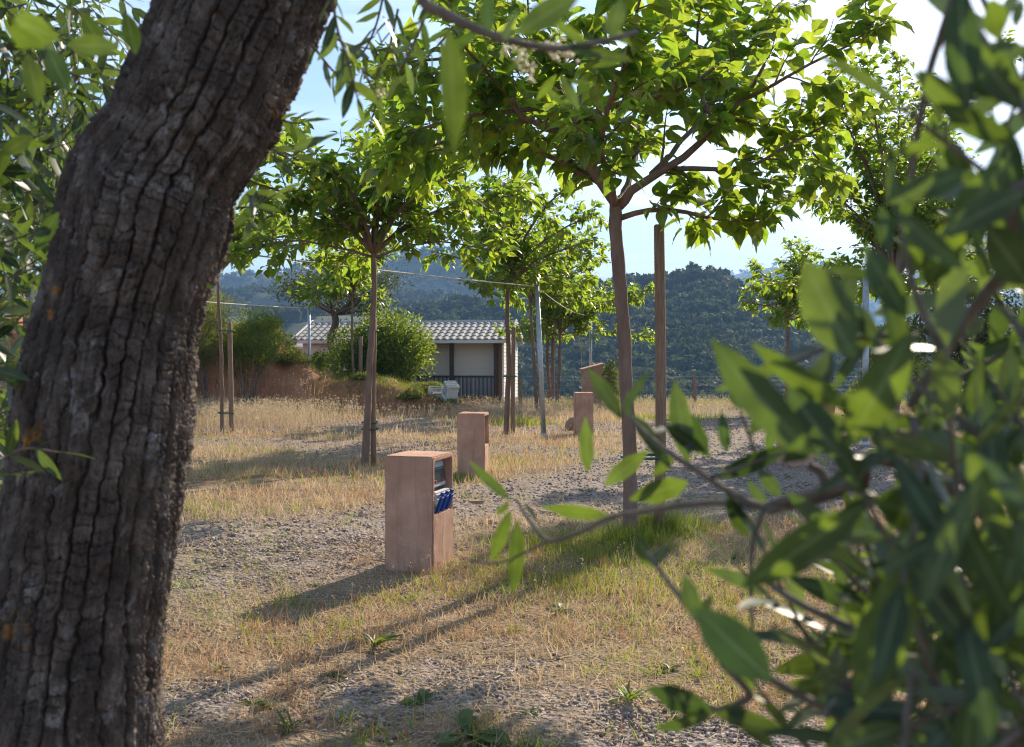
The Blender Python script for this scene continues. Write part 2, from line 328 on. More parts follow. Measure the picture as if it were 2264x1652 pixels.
# ------------------------------------------------------------------ ground
GRAV = np.array([(300,1170),(780,1120),(850,1105),(1000,1080),(1250,1035),(1390,985),(1395,930),(1480,905),(1640,902),(1800,925),(2100,1040),(2264,1120),(1900,1130),(1500,1165),(1100,1165),(850,1225),(600,1315),(300,1345)], float)
def inpoly(px, py, poly):
    c = np.zeros(px.shape, bool); j = len(poly)-1
    for i in range(len(poly)):
        xi, yi = poly[i]; xj, yj = poly[j]
        c ^= ((yi > py) != (yj > py)) & (px < (xj-xi)*(py-yi)/(yj-yi+1e-12)+xi); j = i
    return c
GRAVW = np.array([G(a, b)[:2] for a, b in GRAV])
def gravel(x, y):
    x = np.asarray(x, float); y = np.asarray(y, float)
    w = 0.0
    for k, (ox, oy) in enumerate(((.5,0),(-.5,.3),(0,-.4),(.2,.5),(0,0))):
        nx = (N1.f(x*.9+k*3, y*.9, 3)-.5)*1.6; ny = (N2.f(x*.9, y*.9+k*5, 3)-.5)*2.4
        w = w + inpoly(x+nx+ox*.4, y+ny+oy*.5, GRAVW)
    w = w/5
    near = sstep(6.2, 4.6, y)*sstep(.40, .56, N3.f(x*1.1, y*1.1, 4))
    far = sstep(.52, .66, N3.f(x*.35+9, y*.6, 3))*sstep(9, 13, y)*.75
    return np.clip(np.maximum(np.maximum(w, near), far), 0, 1)
def yedge(x): return 38.5 - 5.2*sstep(-1.0, 1.5, x)
def gz(x, y):
    x = np.asarray(x, float); y = np.asarray(y, float)
    und = (N1.f(x*.35, y*.35, 4)-.5)*.10*sstep(2, 5, y)*sstep(38, 30, y)
    e = np.maximum(0, y-yedge(x))
    return und - np.minimum(e*.33, 34*(1-np.exp(-e*.012)))
def spread(lo, hi, st, far, n, fine=None):
    c = np.arange(lo, hi+1e-6, st)
    if fine: c = np.unique(np.round(np.concatenate([c, np.arange(*fine)]), 3)); k = np.geomspace(st*2, far, n)
    return np.concatenate([lo-k[::-1], c, hi+k])
xs = spread(-15, 15, .2, 5200, 26, (-4.4, 4.4, .06)); ys = spread(2.4, 40, .2, 5200, 26, (3.4, 9.4, .06))
X, Y = np.meshgrid(xs, ys, indexing='ij')
Z = gz(X, Y) + ((N2.n(X*4, Y*4)-.5)*.02 + (N3.f(X*9, Y*9, 2)-.5)*.035*(Y < 10.5))*(Y < 40)
nx, ny = len(xs), len(ys); ii = np.arange(nx*ny).reshape(nx, ny)
Fg = np.stack([ii[:-1, :-1], ii[1:, :-1], ii[1:, 1:], ii[:-1, 1:]], -1).reshape(-1, 4)
me = me_fast('ground', np.stack([X, Y, Z], -1).reshape(-1, 3), Fg, True, {'gravel': gravel(X, Y).ravel(), 'far': np.clip((Y-yedge(X)-.5)/2, 0, 1).ravel()})
link('ground', me, M['ground'], kind='structure')

# ------------------------------------------------------------------ hills and forest
def flake_tree(seed, nf, cone=0.0):
    r = np.random.default_rng(seed); V = []; Fs = []
    lobes = [(np.array([0, 0, .55]), .5)]+[(np.array([math.cos(a)*.36, math.sin(a)*.36, r.uniform(.35, .75)]), r.uniform(.26, .4)) for a in r.uniform(0, 6.28, 5)]
    for i in range(nf):
        c, rad = lobes[r.integers(len(lobes))]
        d = nrm(r.normal(size=3)+np.array([0, 0, .35])); p = c+d*rad*np.array([1, 1, .85])*r.uniform(.75, 1.05)
        n = nrm(d+r.normal(size=3)*.55); s = nrm(np.cross(n, r.normal(size=3))); q = np.cross(n, s); L = r.uniform(.13, .27)
        b = len(V); V += [p+s*L, p-s*L*.5+q*L*.85, p-s*L*.5-q*L*.85]; Fs.append((b, b+1, b+2))
    return np.array(V), np.array(Fs)
def hill(name, ridge, d0, dr, z0, vx0, vx1, na, nd, noise, label_unused=None):
    rx = np.array([a for a, _ in ridge], float); ry = np.array([b for _, b in ridge], float)
    vxs = np.linspace(vx0, vx1, na); ds = np.concatenate([np.linspace(d0, dr, nd), np.linspace(dr, dr*1.25, 6)[1:]])
    A, D = np.meshgrid(vxs, ds, indexing='ij')
    def zf(A, D):
        zr = HC + (788.5-np.interp(A, rx, ry))/F*dr; t = (D-d0)/(dr-d0)
        x = (A-CX)/F*D
        base = np.where(t < 1, z0+(zr-z0)*(.45*t+.55*np.clip(t, 0, 1)**1.6), zr-(t-1)*(zr-z0)*.6)
        g = (N2.f(x*noise[1], D*noise[1]*.6, 4)-.5)*noise[0]
        return base + g*np.clip(np.minimum(t*2.2, (1.0-np.abs(t-1))*1), .0, 1)*np.where(t > .9, .35, 1)
    Zh = zf(A, D); Xh = (A-CX)/F*D; n, m = A.shape; ii = np.arange(n*m).reshape(n, m)
    Fh = np.stack([ii[:-1, :-1], ii[1:, :-1], ii[1:, 1:], ii[:-1, 1:]], -1).reshape(-1, 4)
    o = link(name, me_fast(name, np.stack([Xh, D, Zh], -1).reshape(-1, 3), Fh, True), M['hillsoil'], kind='structure')
    return zf
TPL_F = [flake_tree(s, 84) for s in range(6)]; TPL_C = [flake_tree(s+20, 40) for s in range(4)]
def forest(name, label, zf, d0, d1, vx0, vx1, count, size, tpl):
    r = np.random.default_rng(hash(name) % 1000 if False else len(name)*7+3)
    Vs = []; Fs = []; As = []; off = 0
    D = np.sqrt(r.uniform(d0*d0, d1*d1, count)); A = r.uniform(vx0, vx1, count); X_ = (A-CX)/F*D; Zt = zf(A, D)
    keep = N3.f(X_*.02, D*.012, 3) > .32
    k = r.integers(len(tpl), size=count); sz = r.uniform(*size, count); ang = r.uniform(0, 6.28, count); asp = r.uniform(.8, 1.25, count)
    for t in range(len(tpl)):
        q = (k == t) & keep; n = q.sum()
        Mx = np.zeros((n, 3, 3)); Mx[:, 0, 0] = np.cos(ang[q]); Mx[:, 0, 1] = -np.sin(ang[q]); Mx[:, 1, 0] = np.sin(ang[q]); Mx[:, 1, 1] = np.cos(ang[q]); Mx[:, 2, 2] = asp[q]
        Mx *= sz[q][:, None, None]
        V, Fc = scatter(tpl[t][0], tpl[t][1], Mx, np.stack([X_[q], D[q], Zt[q]], -1)); Vs.append(V); As.append(np.repeat(r.random(n), len(tpl[t][0]))); Fs.append(Fc+off); off += len(V)
    link(name, me_fast(name, np.concatenate(Vs), np.concatenate(Fs), False, {'rnd': np.concatenate(As)}), M['forest'], None, label, 'forest', None, 'stuff')
zA = hill('wooded_hill', [(-1500,640),(300,700),(900,690),(1100,672),(1200,655),(1300,640),(1400,622),(1450,620),(1490,613),(1540,603),(1575,610),(1610,628),(1650,655),(1720,690),(1850,735),(2100,750),(3000,720),(4200,700)], 290, 560, -21, -1400, 4000, 240, 34, (26, .012))
forest('wooded_hillside', 'pine forest covering the nearer dark green hill behind the fence', zA, 292, 590, 560, 2420, 3900, (4.6, 7.6), TPL_F)
zB = hill('middle_hill', [(-1500,640),(300,660),(450,655),(560,640),(700,645),(800,655),(900,648),(1000,662),(1100,692),(1250,725),(1500,760),(2500,760),(4000,730)], 620, 850, -20, -1500, 3000, 160, 24, (45, .008))
forest('middle_hill_wood', 'hazy pine wood on the middle hill beyond the mobile home roof', zB, 622, 880, 300, 1420, 2300, (5.5, 8.5), TPL_C)
zC = hill('blue_hill', [(-2000,600),(200,625),(440,612),(600,600),(750,575),(860,556),(930,550),(1000,560),(1080,580),(1200,612),(1350,655),(1600,720),(3000,760)], 900, 1350, -20, -2000, 3000, 160, 26, (80, .005))
forest('blue_hill_wood', 'distant blue wood on the tallest hill above the mobile home', zC, 905, 1390, 250, 1500, 2400, (7.5, 12), TPL_C)
zD = hill('far_mountain', [(-3000,700),(1200,690),(1450,650),(1560,621),(1600,609),(1650,602),(1720,592),(1790,586),(1880,596),(2000,612),(2300,650),(3600,680),(5000,690)], 2600, 3600, -20, -2500, 4800, 160, 22, (120, .002))
forest('far_mountain_wood', 'far pale blue mountain wood seen beyond the right hill', zD, 2700, 3650, 1450, 2400, 900, (14, 24), TPL_C)

# ------------------------------------------------------------------ embankment of red soil on the left
bx = np.arange(-26, -.8, .1); by = np.arange(24.0, 33.4, .12)
crx = [-26, -12, -9.4, -8.0, -6.9, -6.2, -5.5, -4.6, -3.4, -2.4, -1.6, -.8]; crz = [2.7, 2.5, 2.3, 2.2, 1.95, 1.5, 1.05, .92, .82, .5, .25, 0]
def bankz(x, y):
    c = np.interp(x, crx, crz); front = 25.9+np.interp(x, [-26,-9,-7.5,-6,-4,-.8], [-.5,0,.5,.9,1.2,1.6]) + (N1.f(np.asarray(x)*.9, np.asarray(y)*.2, 3)-.5)*1.1
    run = .55+c*.62
    up = sstep(0, 1, (y-front)/run)*.75+.25*sstep(0, 1, (y-front)/(run*.45)); dn = sstep(33.3, 29.8, y)
    er = (N2.f(np.asarray(x)*3.4, np.asarray(y)*.8, 5)-.5)*.75+(N3.f(np.asarray(x)*.8, np.asarray(y)*.8, 3)-.5)*.5
    return c*up*dn*(1+er*.55)-.07*(1-np.minimum(up, dn))
BX, BY = np.meshgrid(bx, by, indexing='ij'); BZ = bankz(BX, BY)+gz(BX, BY)
n, m = BX.shape; ii = np.arange(n*m).reshape(n, m)
link('embankment', me_fast('embankment', np.stack([BX, BY, BZ], -1).reshape(-1, 3), np.stack([ii[:-1, :-1], ii[1:, :-1], ii[1:, 1:], ii[:-1, 1:]], -1).reshape(-1, 4), True), M['soil'], kind='structure')

# ------------------------------------------------------------------ haze over the valley
hz = bpy.data.materials.new('haze_air'); hz.use_nodes = True; t = hz.node_tree; t.nodes.clear()
pv = t.nodes.new('ShaderNodeVolumePrincipled'); pv.inputs['Color'].default_value = (.34, .6, 1.0, 1); pv.inputs['Density'].default_value = .00031; pv.inputs['Anisotropy'].default_value = 0.0
oo = t.nodes.new('ShaderNodeOutputMaterial'); t.links.new(pv.outputs[0], oo.inputs['Volume'])
MB().box((-6000, -6000, -60), (6000, 6000, 420)).build('haze', hz, kind='stuff', label='thin blue summer haze over the valley')

# ------------------------------------------------------------------ mobile home
def xf(o, R): return Matrix.Translation(Vector(o)) @ R
TH = math.radians(-7.5)
A0 = P(661, 800, 34.0); A0[2] = 0.0
home = thing('mobile_home', 'pale mobile home with grey tile roof and railed porch behind a round bush', 'mobile home', A0, TH)
# local frame: x along the front (left to right), y to the back
Lh, Dp = 7.15, 3.9; ZE, ZR = 2.13, 2.80
PX0 = 4.05                                    # porch begins
MB().box((.12, .05, .22), (PX0, Dp-.1, ZE-.02)).build('wall', M['siding'], home)
MB().box((PX0+.002, .5, .22), (Lh-.12, Dp-.1, ZE-.02)).build('wall', M['siding_b'], home)
def boards(x0, x1, y, z0, z1, h, m, parent, axis='x'):
    k = int((z1-z0)/h)
    mb = MB(); L_ = x1-x0
    mb.add([(0,0,0),(L_,0,0),(L_,0,h*.96),(0,0,h*.96),(0,-.022,0),(L_,-.022,0),(L_,-.006,h*.96),(0,-.006,h*.96)], [(4,5,6,7),(0,4,7,3),(1,2,6,5),(0,1,5,4),(7,6,2,3)])
    me = mb.mesh('siding_board'); me.materials.append(m)
    for i in range(k):
        o = link('siding_board', me, None, parent)
        if axis == 'x': o.location = (x0, y, z0+i*h)
        else: o.location = (y, x0, z0+i*h); o.rotation_euler = (0, 0, math.pi/2)
boards(.12, PX0, .045, .22, ZE-.03, .118, M['siding'], home)
boards(PX0+.06, Lh-.14, .495, .95, ZE-.03, .118, M['siding_b'], home)
boards(.1, Dp-.1, Lh-.115, .1, ZE-.03, .125, M['trim'], home, 'y')
MB().box((Lh-.16, .07, .06), (Lh-.125, Dp-.1, ZE-.02)).build('side_wall', M['trim'], home)
for x_, f_ in ((Lh-.12, (0,1,2)), (.14, (0,2,1))): MB().add([(x_,.0,ZE-.05),(x_,Dp,ZE-.05),(x_,Dp/2,ZR-.06)], [f_]).build('gable', M['trim'], home)
MB().box((PX0-.04, .03, .2), (PX0+.04, .11, ZE-.02)).build('corner_trim', M['trim'], home)
MB().box((Lh-.3, .14, .1), (Lh-.17, .22, ZE-.05)).build('door_frame', M['door'], home)
MB().box((PX0+.003, -.02, .1), (Lh-.13, .5, .215)).build('porch_floor', M['dark'], home)
# glazed doors low on the porch wall
for i in range(6):
    x = PX0+.2+i*.44
    pn = MB().box((x, .44, .24), (x+.40, .475, .93)).build('pane', M['pane'], home)
    MB().box((x+.402, .43, .22), (x+.436, .478, .95)).build('frame', M['trim'], pn)
for x in (PX0+.52+.72, Lh-.36):
    MB().box((x-.065, -.01, .1), (x+.065, .12, ZE-.02)).build('post', M['dark'], home)
rail = MB().box((PX0-.1, .02, .88), (Lh-.3, .075, .94)).box((PX0-.1, .022, .16), (Lh-.3, .072, .21)).build('railing', M['dark'], home)
bm_ = MB().box((-.016, .032, .21), (.016, .062, .88)).mesh('baluster'); bm_.materials.append(M['dark'])
for i in range(21):
    o = link('baluster', bm_, None, rail); o.location = (PX0-.02+i*.137, 0, 0)
# roof: two slopes, tiles on the front one
sl = math.atan2(ZR-ZE, Dp/2+.15); rl = math.hypot(ZR-ZE, Dp/2+.15)
rf = MB(); O_ = .16
rf.add([(-O_,-.15,ZE),(Lh+O_*.4,-.15,ZE),(Lh+O_*.4,Dp/2,ZR),(-O_,Dp/2,ZR),(-O_,Dp+.15,ZE),(Lh+O_*.4,Dp+.15,ZE)], [(0,1,2,3),(3,2,5,4)])
rf.add([(-O_,-.15,ZE-.05),(Lh+O_*.4,-.15,ZE-.05),(Lh+O_*.4,Dp/2,ZR-.05),(-O_,Dp/2,ZR-.05),(-O_,Dp+.15,ZE-.05),(Lh+O_*.4,Dp+.15,ZE-.05)], [(3,2,1,0),(4,5,2,3)])
roof = rf.build('roof', M['tile'], home)
tv = []; tf = []; na = 8                        # one curved tile, lower edge raised
tw, tl = .235, rl/6
for j, (s_, lift) in enumerate(((0, .026), (1, .006))):
    for i in range(na+1):
        u = i/na; tv.append((u*tw, s_*tl*1.02, .008+lift+.035*math.sin(math.pi*min(1, u/.72)) if u < .72 else .008+lift*.6))
tf = [(i, i+1, na+2+i, na+1+i) for i in range(na)]
tv += [(x, 0, 0.0) for x, y, z in tv[:na+1]]; tf += [(2*na+2+i, 2*na+3+i, i+1, i) for i in range(na)]
tme = bpy.data.meshes.new('roof_tile'); tme.from_pydata(tv, [], tf); tme.materials.append(M['tile'])
for r_ in range(6):
    for c_ in range(int((Lh+O_*1.4)/tw)):
        o = link('roof_tile', tme, None, roof)
        o.location = (-O_+c_*tw, -.15+r_*tl*math.cos(sl), ZE+r_*tl*math.sin(sl)+.002); o.rotation_euler = (sl, 0, random.uniform(-.01, .01))
MB().box((-O_, Dp/2-.1, ZR-.02), (Lh+O_*.4, Dp/2+.1, ZR+.06)).build('ridge_cap', M['trim'], home)
MB().box((-O_, -.2, ZE-.1), (Lh+O_*.4, -.153, ZE+.005)).build('gutter', M['trim'], home)
for x in (-O_-.045, Lh+O_*.4+.003):
    MB().prism([(-.17, ZE-.09), (-.17, ZE+.07), (Dp/2, ZR+.1), (Dp+.17, ZE+.07), (Dp+.17, ZE-.09), (Dp/2, ZR-.06)], 0, .042).build('verge_board', M['trim'], home).matrix_basis = Matrix.Translation((x+.042, 0, 0)) @ Matrix.Rotation(math.pi/2, 4, 'Z')
MB().box((Lh*.02, .3, 0), (Lh*.98, Dp-.3, .2)).build('plinth', M['dark'], home)

# low annex behind it
B0 = P(652, 800, 41.0); B0[2] = 0
hut = thing('annex', 'low annex with pale clay roof peeping out behind the mobile home', 'building', B0, TH)
MB().box((.05, .1, 0), (3.0, 2.9, 1.9)).build('wall', M['siding'], hut)
q = MB(); q.add([(-.2,-.2,1.98),(3.2,-.2,1.98),(3.2,1.5,2.62),(.25,1.5,2.62),(3.2,3.2,1.98),(-.2,3.2,1.98)], [(0,1,2,3),(3,2,4,5),(0,3,5)]); q.add([(-.2,-.2,1.88),(3.2,-.2,1.88),(3.2,3.2,1.88),(-.2,3.2,1.88),(-.2,-.2,1.979),(3.2,-.2,1.979),(3.2,3.2,1.979),(-.2,3.2,1.979)], [(0,3,2,1),(0,1,5,4),(1,2,6,5),(2,3,7,6),(3,0,4,7)]); q.build('roof', M['rooftc'], hut)

# ------------------------------------------------------------------ stacked plastic chairs
def chair_parts():
    out = []
    s = MB(); s.box((-.23, -.23, .40), (.23, .22, .435)); s.box((-.23, -.245, .36), (.23, -.228, .43)); out.append(('seat', s))
    b = MB(); Rb = Matrix.Translation((0, .225, .42)) @ Matrix.Rotation(math.radians(-13), 4, 'X')
    b.box((-.24, -.012, 0), (.24, .018, .27), Rb); b.box((-.25, -.015, .30), (.25, .03, .37), Rb); b.box((-.25, -.012, .268), (-.15, .018, .302), Rb); b.box((.15, -.012, .268), (.25, .018, .302), Rb); out.append(('backrest', b))
    for sx_ in (-1, 1):
        a = MB(); a.box((sx_*.275-.028, -.25, .60), (sx_*.275+.028, .26, .625)); out.append(('armrest', a))
        l = MB(); l.tube([(sx_*.30, -.27, 0), (sx_*.28, -.245, .35), (sx_*.275, -.24, .60)], [.026, .032, .03], 6); out.append(('leg', l))
        l = MB(); l.tube([(sx_*.27, .31, 0), (sx_*.25, .26, .3), (sx_*.245, .24, .44)], [.024, .03, .03], 6); out.append(('leg', l))
    return [(n, q.mesh(n, False, .006 if n in ('seat', 'backrest', 'armrest') else 0)) for n, q in out]
CP = chair_parts()
for _, q in CP: q.materials.append(M['white_pl'])
cb0 = P(985, 900, 28.4); cz = float(gz(cb0[0], cb0[1]))
CL = ['white plastic garden chair at the bottom of the stack by the porch', 'white plastic garden chair second from the bottom of the stack by the porch', 'white plastic garden chair second from the top of the stack by the porch', 'white plastic garden chair on top of the stack by the porch']
CR = math.radians(-128)
for k in range(4):
    d_ = Vector((0, -.045*k, .045*k)); d_.rotate(Matrix.Rotation(CR, 3, 'Z'))
    t_ = thing('plastic_chair', CL[k], 'chair', (cb0[0]+d_.x, cb0[1]+d_.y, cz-.03+.048*k), CR, 'stacked plastic chairs')
    for n_, me in CP: link(n_, me, None, t_)

# ------------------------------------------------------------------ service pedestals
def roughen(me, amp, sd):
    import bmesh
    bm = bmesh.new(); bm.from_mesh(me); bmesh.ops.subdivide_edges(bm, edges=[e for e in bm.edges if e.calc_length() > .06], cuts=7, use_grid_fill=True); bm.normal_update()
    for v in bm.verts:
        n_ = (float(N1.f(v.co.x*14+sd*7, v.co.z*14+v.co.y*11, 3))-.5)*2*amp + (float(N2.n(v.co.x*45+sd, v.co.z*45+v.co.y*38))-.5)*amp*.7; v.co += v.normal*n_
    bm.to_mesh(me); bm.free()
def pedestal(corner, w, d, h, rot, name, label, niche=True, box=False, sd=0):
    g0 = corner; t_ = thing(name, label, 'pedestal', (g0[0], g0[1], 0), rot, 'terracotta service pedestals')
    r = np.random.default_rng(sd)
    n0, n1, y0, y1, dep = .50*h, .952*h, .035, d-.035, .105; zb = -.05
    O = [(w,0,zb),(w,d,zb),(w,d,h),(w,0,h)]; I = [(w,y0,n0),(w,y1,n0),(w,y1,n1),(w,y0,n1)]; B = [(w-dep,a_,b_) for _, a_, b_ in I]; Lf = [(0,0,zb),(0,d,zb),(0,d,h),(0,0,h)]
    q = MB(); q.add(O+I+B+Lf, [(0,1,5,4),(1,2,6,5),(2,3,7,6),(3,0,4,7),(4,5,9,8),(5,6,10,9),(6,7,11,10),(7,4,8,11),(8,9,10,11),(12,15,14,13),(12,0,3,15),(1,13,14,2),(3,2,14,15),(12,13,1,0)])
    body = q.build('body', M['ped'], t_, bevel=.010); roughen(body.data, .0045, sd)
    if box:
        fr = Matrix.Translation((w-dep+.02, (y0+y1)/2, n0)) @ Matrix.Rotation(math.pi/2, 4, 'Z') @ Matrix.Rotation(math.radians(-8), 4, 'X')
        hw = (y1-y0)/2-.03; zt = n1-n0-.025
        c = MB().box((-hw, -.075, .175), (hw, 0, zt), fr); cs = c.build('socket_box', M['grey_pl'], t_, bevel=.008)
        MB().box((-hw+.022, -.083, .205), (hw-.022, -.074, zt-.055), fr).build('window', M['glass_dk'], cs)
        MB().box((-hw+.02, -.082, zt-.05), (hw-.02, -.0745, zt-.042), fr).build('door_seam', M['dark'], cs)
        for sx_ in (-1, 1): MB().box((sx_*.07-.014, -.088, .207), (sx_*.07+.014, -.083, .226), fr).build('switch', M['red_pl'], cs)
        lo = Matrix.Translation((w-dep+.01, (y0+y1)/2, n0+.01)) @ Matrix.Rotation(math.pi/2, 4, 'Z') @ Matrix.Rotation(math.radians(20), 4, 'X')
        MB().box((-hw, -.05, .0), (hw, .0, .165), lo).build('socket_panel', M['grey_pl'], t_, bevel=.012)
        for i in range(3):
            x = -hw+hw*(2*i+1)/3
            so = MB().tube([lo @ Vector((x, -.05, .085)), lo @ Vector((x, -.07, .085))], [.032, .03], 14).build('socket', M['grey_pl'], t_)
            cv = MB().box((x-.033, -.088, .015), (x+.033, -.071, .15), lo).build('socket_cover', M['blue_pl'], t_, bevel=.008)
            MB().box((x-.012, -.084, .151), (x+.012, -.06, .178), lo).build('clip', M['blue_pl'], cv)
    else:
        MB().box((w-dep+.01, y0+.06, n0+.1), (w-dep+.06, y1-.06, n1-.06)).build('socket_box', M['grey_pl'], t_, bevel=.006)
    return t_
L1 = G(857, 1262); L1[1] = 7.36; L1[0] = -.945
pedestal(L1, .385, .43, .852, math.radians(-17), 'service_pedestal', 'terracotta power pedestal with grey socket box and blue socket covers', box=True)
p = P(1011, 1040, 13.05); pedestal(p, .362, .4, .84, math.radians(-7), 'service_pedestal', 'terracotta pedestal with open niche behind the one with blue sockets', sd=2)
p = P(1272, 940, 20.2); pedestal(p, .37, .4, .85, math.radians(2), 'service_pedestal', 'terracotta pedestal beside brown rock in front of the tall wash stand', sd=3)
p = P(1740, 1000, 14.3); pedestal(p, .42, .42, .85, math.radians(6), 'service_pedestal', 'terracotta pedestal half hidden behind the olive leaves on the gravel', sd=4)
p = P(1637, 880, 31.0); pedestal(p, .37, .4, .88, math.radians(4), 'service_pedestal', 'small far terracotta pedestal by the wire fence at the gravel end', sd=5)
# tall wash stand with sloping top and stepped side
p = P(1292, 880, 31.0)
ws = thing('wash_stand', 'tall terracotta wash stand with sloping cap and stepped side', 'wash stand', (p[0], p[1], 0), math.radians(3))
MB().prism([(0,-.05),(.62,-.05),(.62,1.33),(0,1.17)], 0, .75).build('body', M['ped'], ws, bevel=.01)
MB().prism([(-.07,1.155),(.64,1.338),(.64,1.385),(-.07,1.2)], -.03, .78).build('cap', M['ped'], ws)
for i, (a, h) in enumerate(((.10, .93), (.2, .72), (.3, .5))):
    MB().box((.621+i*.1, .06+.002*i, -.05), (.621+(i+1)*.1-.001, .7, h)).build('step', M['ped'], ws, bevel=.008)

# ------------------------------------------------------------------ poles and cables
def pole(vx_top, d, lean_x, name_label, h=3.0, r=.034):
    top = P(vx_top, 700, d); t_ = thing('cable_pole', name_label, 'pole', (top[0]+lean_x, d, float(gz(top[0], d))), 0, 'galvanised cable poles')
    MB().tube([(0,0,-.05),(-lean_x,0,h)], [r, r], 14).build('shaft', M['galv'], t_, True)
    MB().tube([(0,0,-.02),(-lean_x*.05,0,.09)], [r*1.35, r*1.3], 14).build('foot_sleeve', M['galv'], t_, True)
    MB().tube([(-lean_x,0,h+.001),(-lean_x,0,h+.03)], [r*1.12, r*.9], 14).build('cap', M['galv'], t_, True)
    return np.array([top[0], d, h-.03])
pB = pole(1187, 19.4, .14, 'leaning galvanised pole holding cable beside the second pedestal', 2.98, .05)
pA = pole(683, 28.6, .03, 'galvanised pole standing in front of the red soil bank', 3.0, .042)
pC = pole(1306, 33.0, 0, 'galvanised pole rising behind the tall wash stand', 2.98, .045)
pD = pole(1914, 17.6, 0, 'galvanised pole behind the dark olive leaves', 3.0, .055)
def cable(a, b, sag, label, r=.0075):
    a = np.array(a, float); b = np.array(b, float); t = np.linspace(0, 1, 30)[:, None]
    pts = a*(1-t)+b*t; pts[:, 2] -= (4*sag*t*(1-t))[:, 0]
    V, Fs = tube(pts, r, 6); link('cable', me_fast('cable', V, Fs, True), M['wire'], None, label, 'cable', 'pale overhead cables')
pE = np.array([-6.4, 10.0, 3.12])
cable(pB, pE, .06, 'long pale cable running through the mulberry crown to the leaning pole', .012)
cable(pB, pC, .16, 'pale cable from the leaning pole to the pole at the wash stand', .008)
cable(pA, (-10.6, 15.0, 3.1), .12, 'pale cable over the red soil bank', .013)
cable(pD, (8.4, 11.0, 3.15), .05, 'pale cable among the right hand mulberry leaves')
cable(pC+np.array([-.32,0,-.03]), pC+np.array([-.32,-.1,-1.75]), 0, 'thin cable hanging down to the wash stand', .008)
fp = P(495, 690, 28.2); fz = float(bankz(fp[0], fp[1]))
t_ = thing('thin_post', 'thin dark green metal post on top of the bank', 'post', (fp[0], fp[1], fz-.05)); MB().tube([(0,0,0),(0,0,3.4-fz)], .02, 8).build('shaft', M['darkmetal'], t_)
cable((fp[0], fp[1], 3.3), (-10.5, 21, 3.05), .25, 'pale cable hanging from the thin dark post', .009)

# wire fence at the edge
fa, fb = P(1180, 880, 30.6), P(2300, 880, 29.0); fn = thing('wire_fence', 'low wire fence on wooden posts along the edge of the drop', 'fence', (0, 0, 0))
for vx in (1150, 1535, 1790, 2045, 2290):
    q = P(vx, 880, 30.2); z_ = float(gz(q[0], q[1])); MB().tube([(q[0],q[1],z_-.1),(q[0]+.01,q[1],z_+.5),(q[0],q[1],1.0)], [.058,.055,.052], 9).build('post', M['stake'], fn)
for z_ in (.12,.27,.42,.57,.72,.87,.97):
    V, Fs = tube(np.array([P(v, 880, 30.14)*[1,1,0]+[0,0,z_] for v in (1150,1300,1535,1790,2045,2290)]), .0028, 4); link('wire', me_fast('wire', V, Fs), M['galv'], fn)
q = MB()
for v in np.arange(1150, 2290, 14): c = P(v, 880, 30.13); q.tube([(c[0],c[1],.1),(c[0],c[1],.97)], .002, 3, False)
q.build('mesh_wires', M['galv'], fn, kind='stuff')

